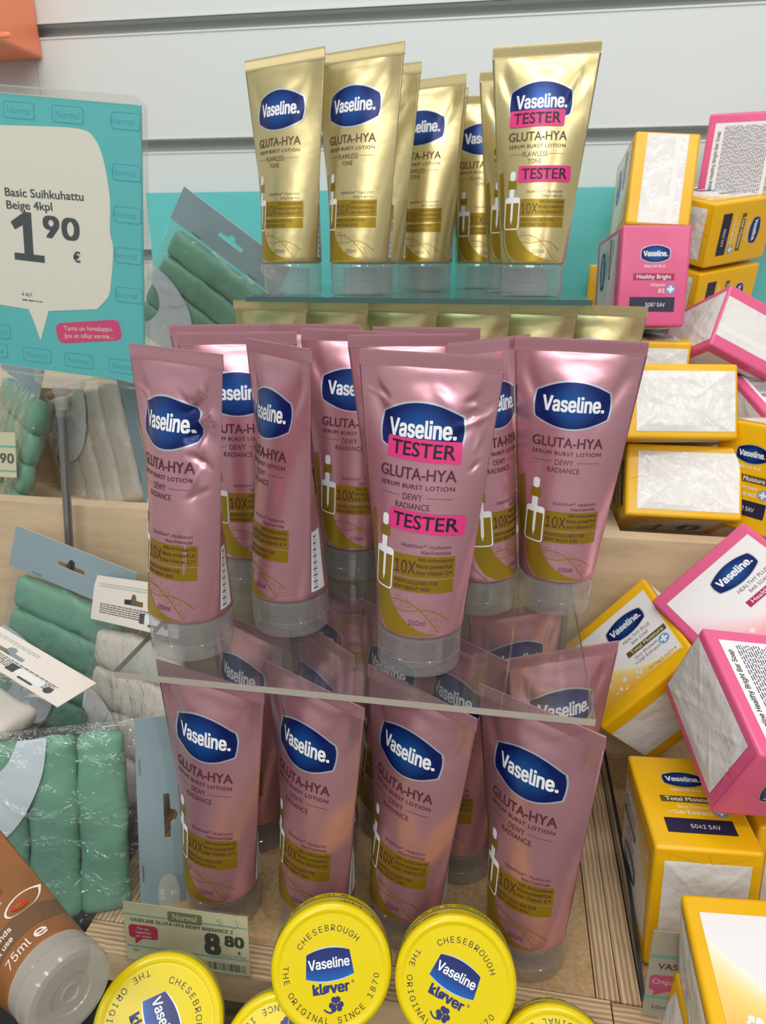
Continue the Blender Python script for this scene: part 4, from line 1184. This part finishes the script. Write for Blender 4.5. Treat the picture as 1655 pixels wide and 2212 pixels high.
price_tag('small price tag on the wooden step at the left edge, under the sign', frame((1, 0, 0), (0, .2, 1)), (-50.6, 60.6, -20.2), 8, 4.4, 'tag_paper', draw_far)

# ------------------------------------------------------------------ promotional sign
t = thing('shelf_sign', 'teal price sign with a cream speech bubble reading 1 90, on a pole', 'sign')
b = MB(); b.box((-8.3, 0, .6), (7.7, .1, 21.2), 'sign_teal'); b.build('poster', t, False)
fn = lambda p, q, off: (p, -off, q)
pr = MB()
for x, y, r in [(-6, 20.2, 0), (-2.2, 20.2, 0), (1.8, 20.2, 0), (6.6, 20.1, 0), (6.6, 16.6, -.1), (6.6, 13.6, 0), (6.6, 10.6, 0), (6.6, 7.6, 0), (-5.6, 3.4, 0), (-2.0, 1.8, 0), (1.8, 1.8, 0), (5.8, 1.8, 0), (-6, 1.8, 0)]:
    rrect_cols(pr, fn, x - 1.3, min(x + 1.3, 7.6), y - .65, y + .55, .25, 'sign_teal_print', .01, 6, 1); rrect_cols(pr, fn, x - 1.22, min(x + 1.22, 7.55), y - .57, y + .47, .22, 'sign_teal', .015, 6, 1)
    text(pr, 'Normal', fn, 'sign_teal_print', xc=min(x, 6.2), base=y - .3, cap=.5, width=1.9, off=.02)
bub = curve_pts([(-8.2, 19.0), (-3.85, 19.04), (-1.53, 19.15), (2.66, 19.28), (3.95, 18.69), (4.64, 17.16), (5.04, 14.59), (4.97, 12.24), (5.2, 10.89), (4.92, 8.4), (4.68, 7.3), (3.63, 6.17)], 40) + \
    [(-.7, 5.53), (-1.0, 4.6), (-1.58, 3.05), (-2.1, 4.6), (-2.49, 5.48), (-5.09, 5.56), (-8.2, 5.6)]
poly(pr, fn, bub, 'sign_paper', .025)
rrect_cols(pr, fn, -.1, 5.7, 3.45, 5.1, .5, 'sign_pink', .02, 8, 2, .17)
text(pr, 'Tama on hintalappu.', fn, 'sign_paper', xc=2.8, base=4.35, cap=.36, width=4.4, rot=.1, off=.03); text(pr, 'Jos et ollut varma...', fn, 'sign_paper', xc=2.8, base=3.75, cap=.36, width=4.4, rot=.1, off=.03)
text(pr, 'Basic Suihkuhattu', fn, 'sign_grey', x0=-3.85, base=14.15, cap=.6, width=6.7, bold=.02, rot=.035, off=.035); text(pr, 'Beige 4kpl', fn, 'sign_grey', x0=-3.8, base=13.2, cap=.6, width=3.95, bold=.02, rot=.05, off=.035)
poly(pr, fn, [(-3.4, 9.3), (-.75, 9.3), (-.75, 9.85), (-1.7, 9.85), (-1.7, 13.0), (-2.3, 13.0), (-3.55, 12.15), (-3.2, 11.6), (-2.5, 12.0), (-2.5, 9.85), (-3.4, 9.85)], 'sign_grey', .035); text(pr, '90', fn, 'sign_grey', x0=-.75, base=11.3, cap=1.55, width=3.15, bold=.035, off=.035)
text(pr, '\u20ac', fn, 'sign_grey', x0=1.75, base=9.65, cap=.78, width=.62, bold=.03, off=.035); text(pr, '4 kpl', fn, 'sign_grey', x0=-3.0, base=6.55, cap=.3, off=.035); micro(pr, fn, -3.0, -1.2, 6.15, 6.35, 1, .035, 'sign_grey')
pr.build('sign_print', t, False)
h = MB(); P = []
for cx, cz, a0 in ((7.2, 20.9, 0), (-8.0, 20.9, 90), (-8.0, .9, 180), (7.2, .9, 270)):
    for i in range(7):
        a = math.radians(a0 + 15 * i); P.append((cx + .85 * math.cos(a), cz + .85 * math.sin(a)))
n = len(P)
h.add([(x, -.3, z) for x, z in P], [list(range(n))], 'tag_holder')
h.add([(x, .35, z) for x, z in P], [list(range(n))[::-1]], 'tag_holder')
for sc_, m_ in ((1.0, 'acrylic'), (.955, 'acrylic')):
    Q = [((x + .4) * sc_ - .4, (z - 10.9) * sc_ + 10.9) for x, z in P]
    h.add([(x, -.3, z) for x, z in Q] + [(x, .35, z) for x, z in Q], [[i, (i + 1) % n, n + (i + 1) % n, n + i] for i in range(n)], m_)
ho = h.build('clear_holder', t, True, sharp=30)
k = MB(); k.box((-1.9, -.35, -.55), (2.1, .4, .15), 'cap_plastic'); k.lathe([(.01, -.55), (.62, -.55), (.66, -1.2), (.5, -1.3), (.5, -3.2), (.44, -3.3)], 24, 'cap_plastic'); k.build('joint', t, True, sharp=35)
k = MB(); k.tube([(0, 0, -2.6), (0, 0, -31)], .38, 'steel_grey', 16); k.build('pole', t, True, sharp=40)
k = MB(); k.lathe([(.01, -31), (2.2, -31), (2.2, -30.7), (.4, -30.5), (.38, -30.2)], 32, 'steel_grey'); k.build('foot', t, True, sharp=40)
a = math.radians(5.7)
pose(t, frame((math.cos(a), 0, -math.sin(a)), (math.sin(a), 0, math.cos(a))), (-37.3, 56, -9.6))

# ------------------------------------------------------------------ orange carton on the slatwall
t = thing('orange_carton', 'orange carton hanging on the white slatwall, top left corner', 'carton')
b = MB(); b.box((-9, 0, 0), (0, 9.5, 13), 'orange_box'); o = b.build('box', t, False, weld=True)
bv = o.modifiers.new('bevel', 'BEVEL'); bv.width = .004; bv.segments = 3
b = MB(); b.lathe([(.01, 0), (1.2, 0), (1.3, .2), (1.3, .5)], 30, 'orange_box', 1.6, .3)
b.build('carton_rib', t, False)
pose(t, frame((1, 0, .02), (.05, 0, 1)), (-62.2, 90.4, 24.9))

# prototypes all serve as real things; nothing spare remains
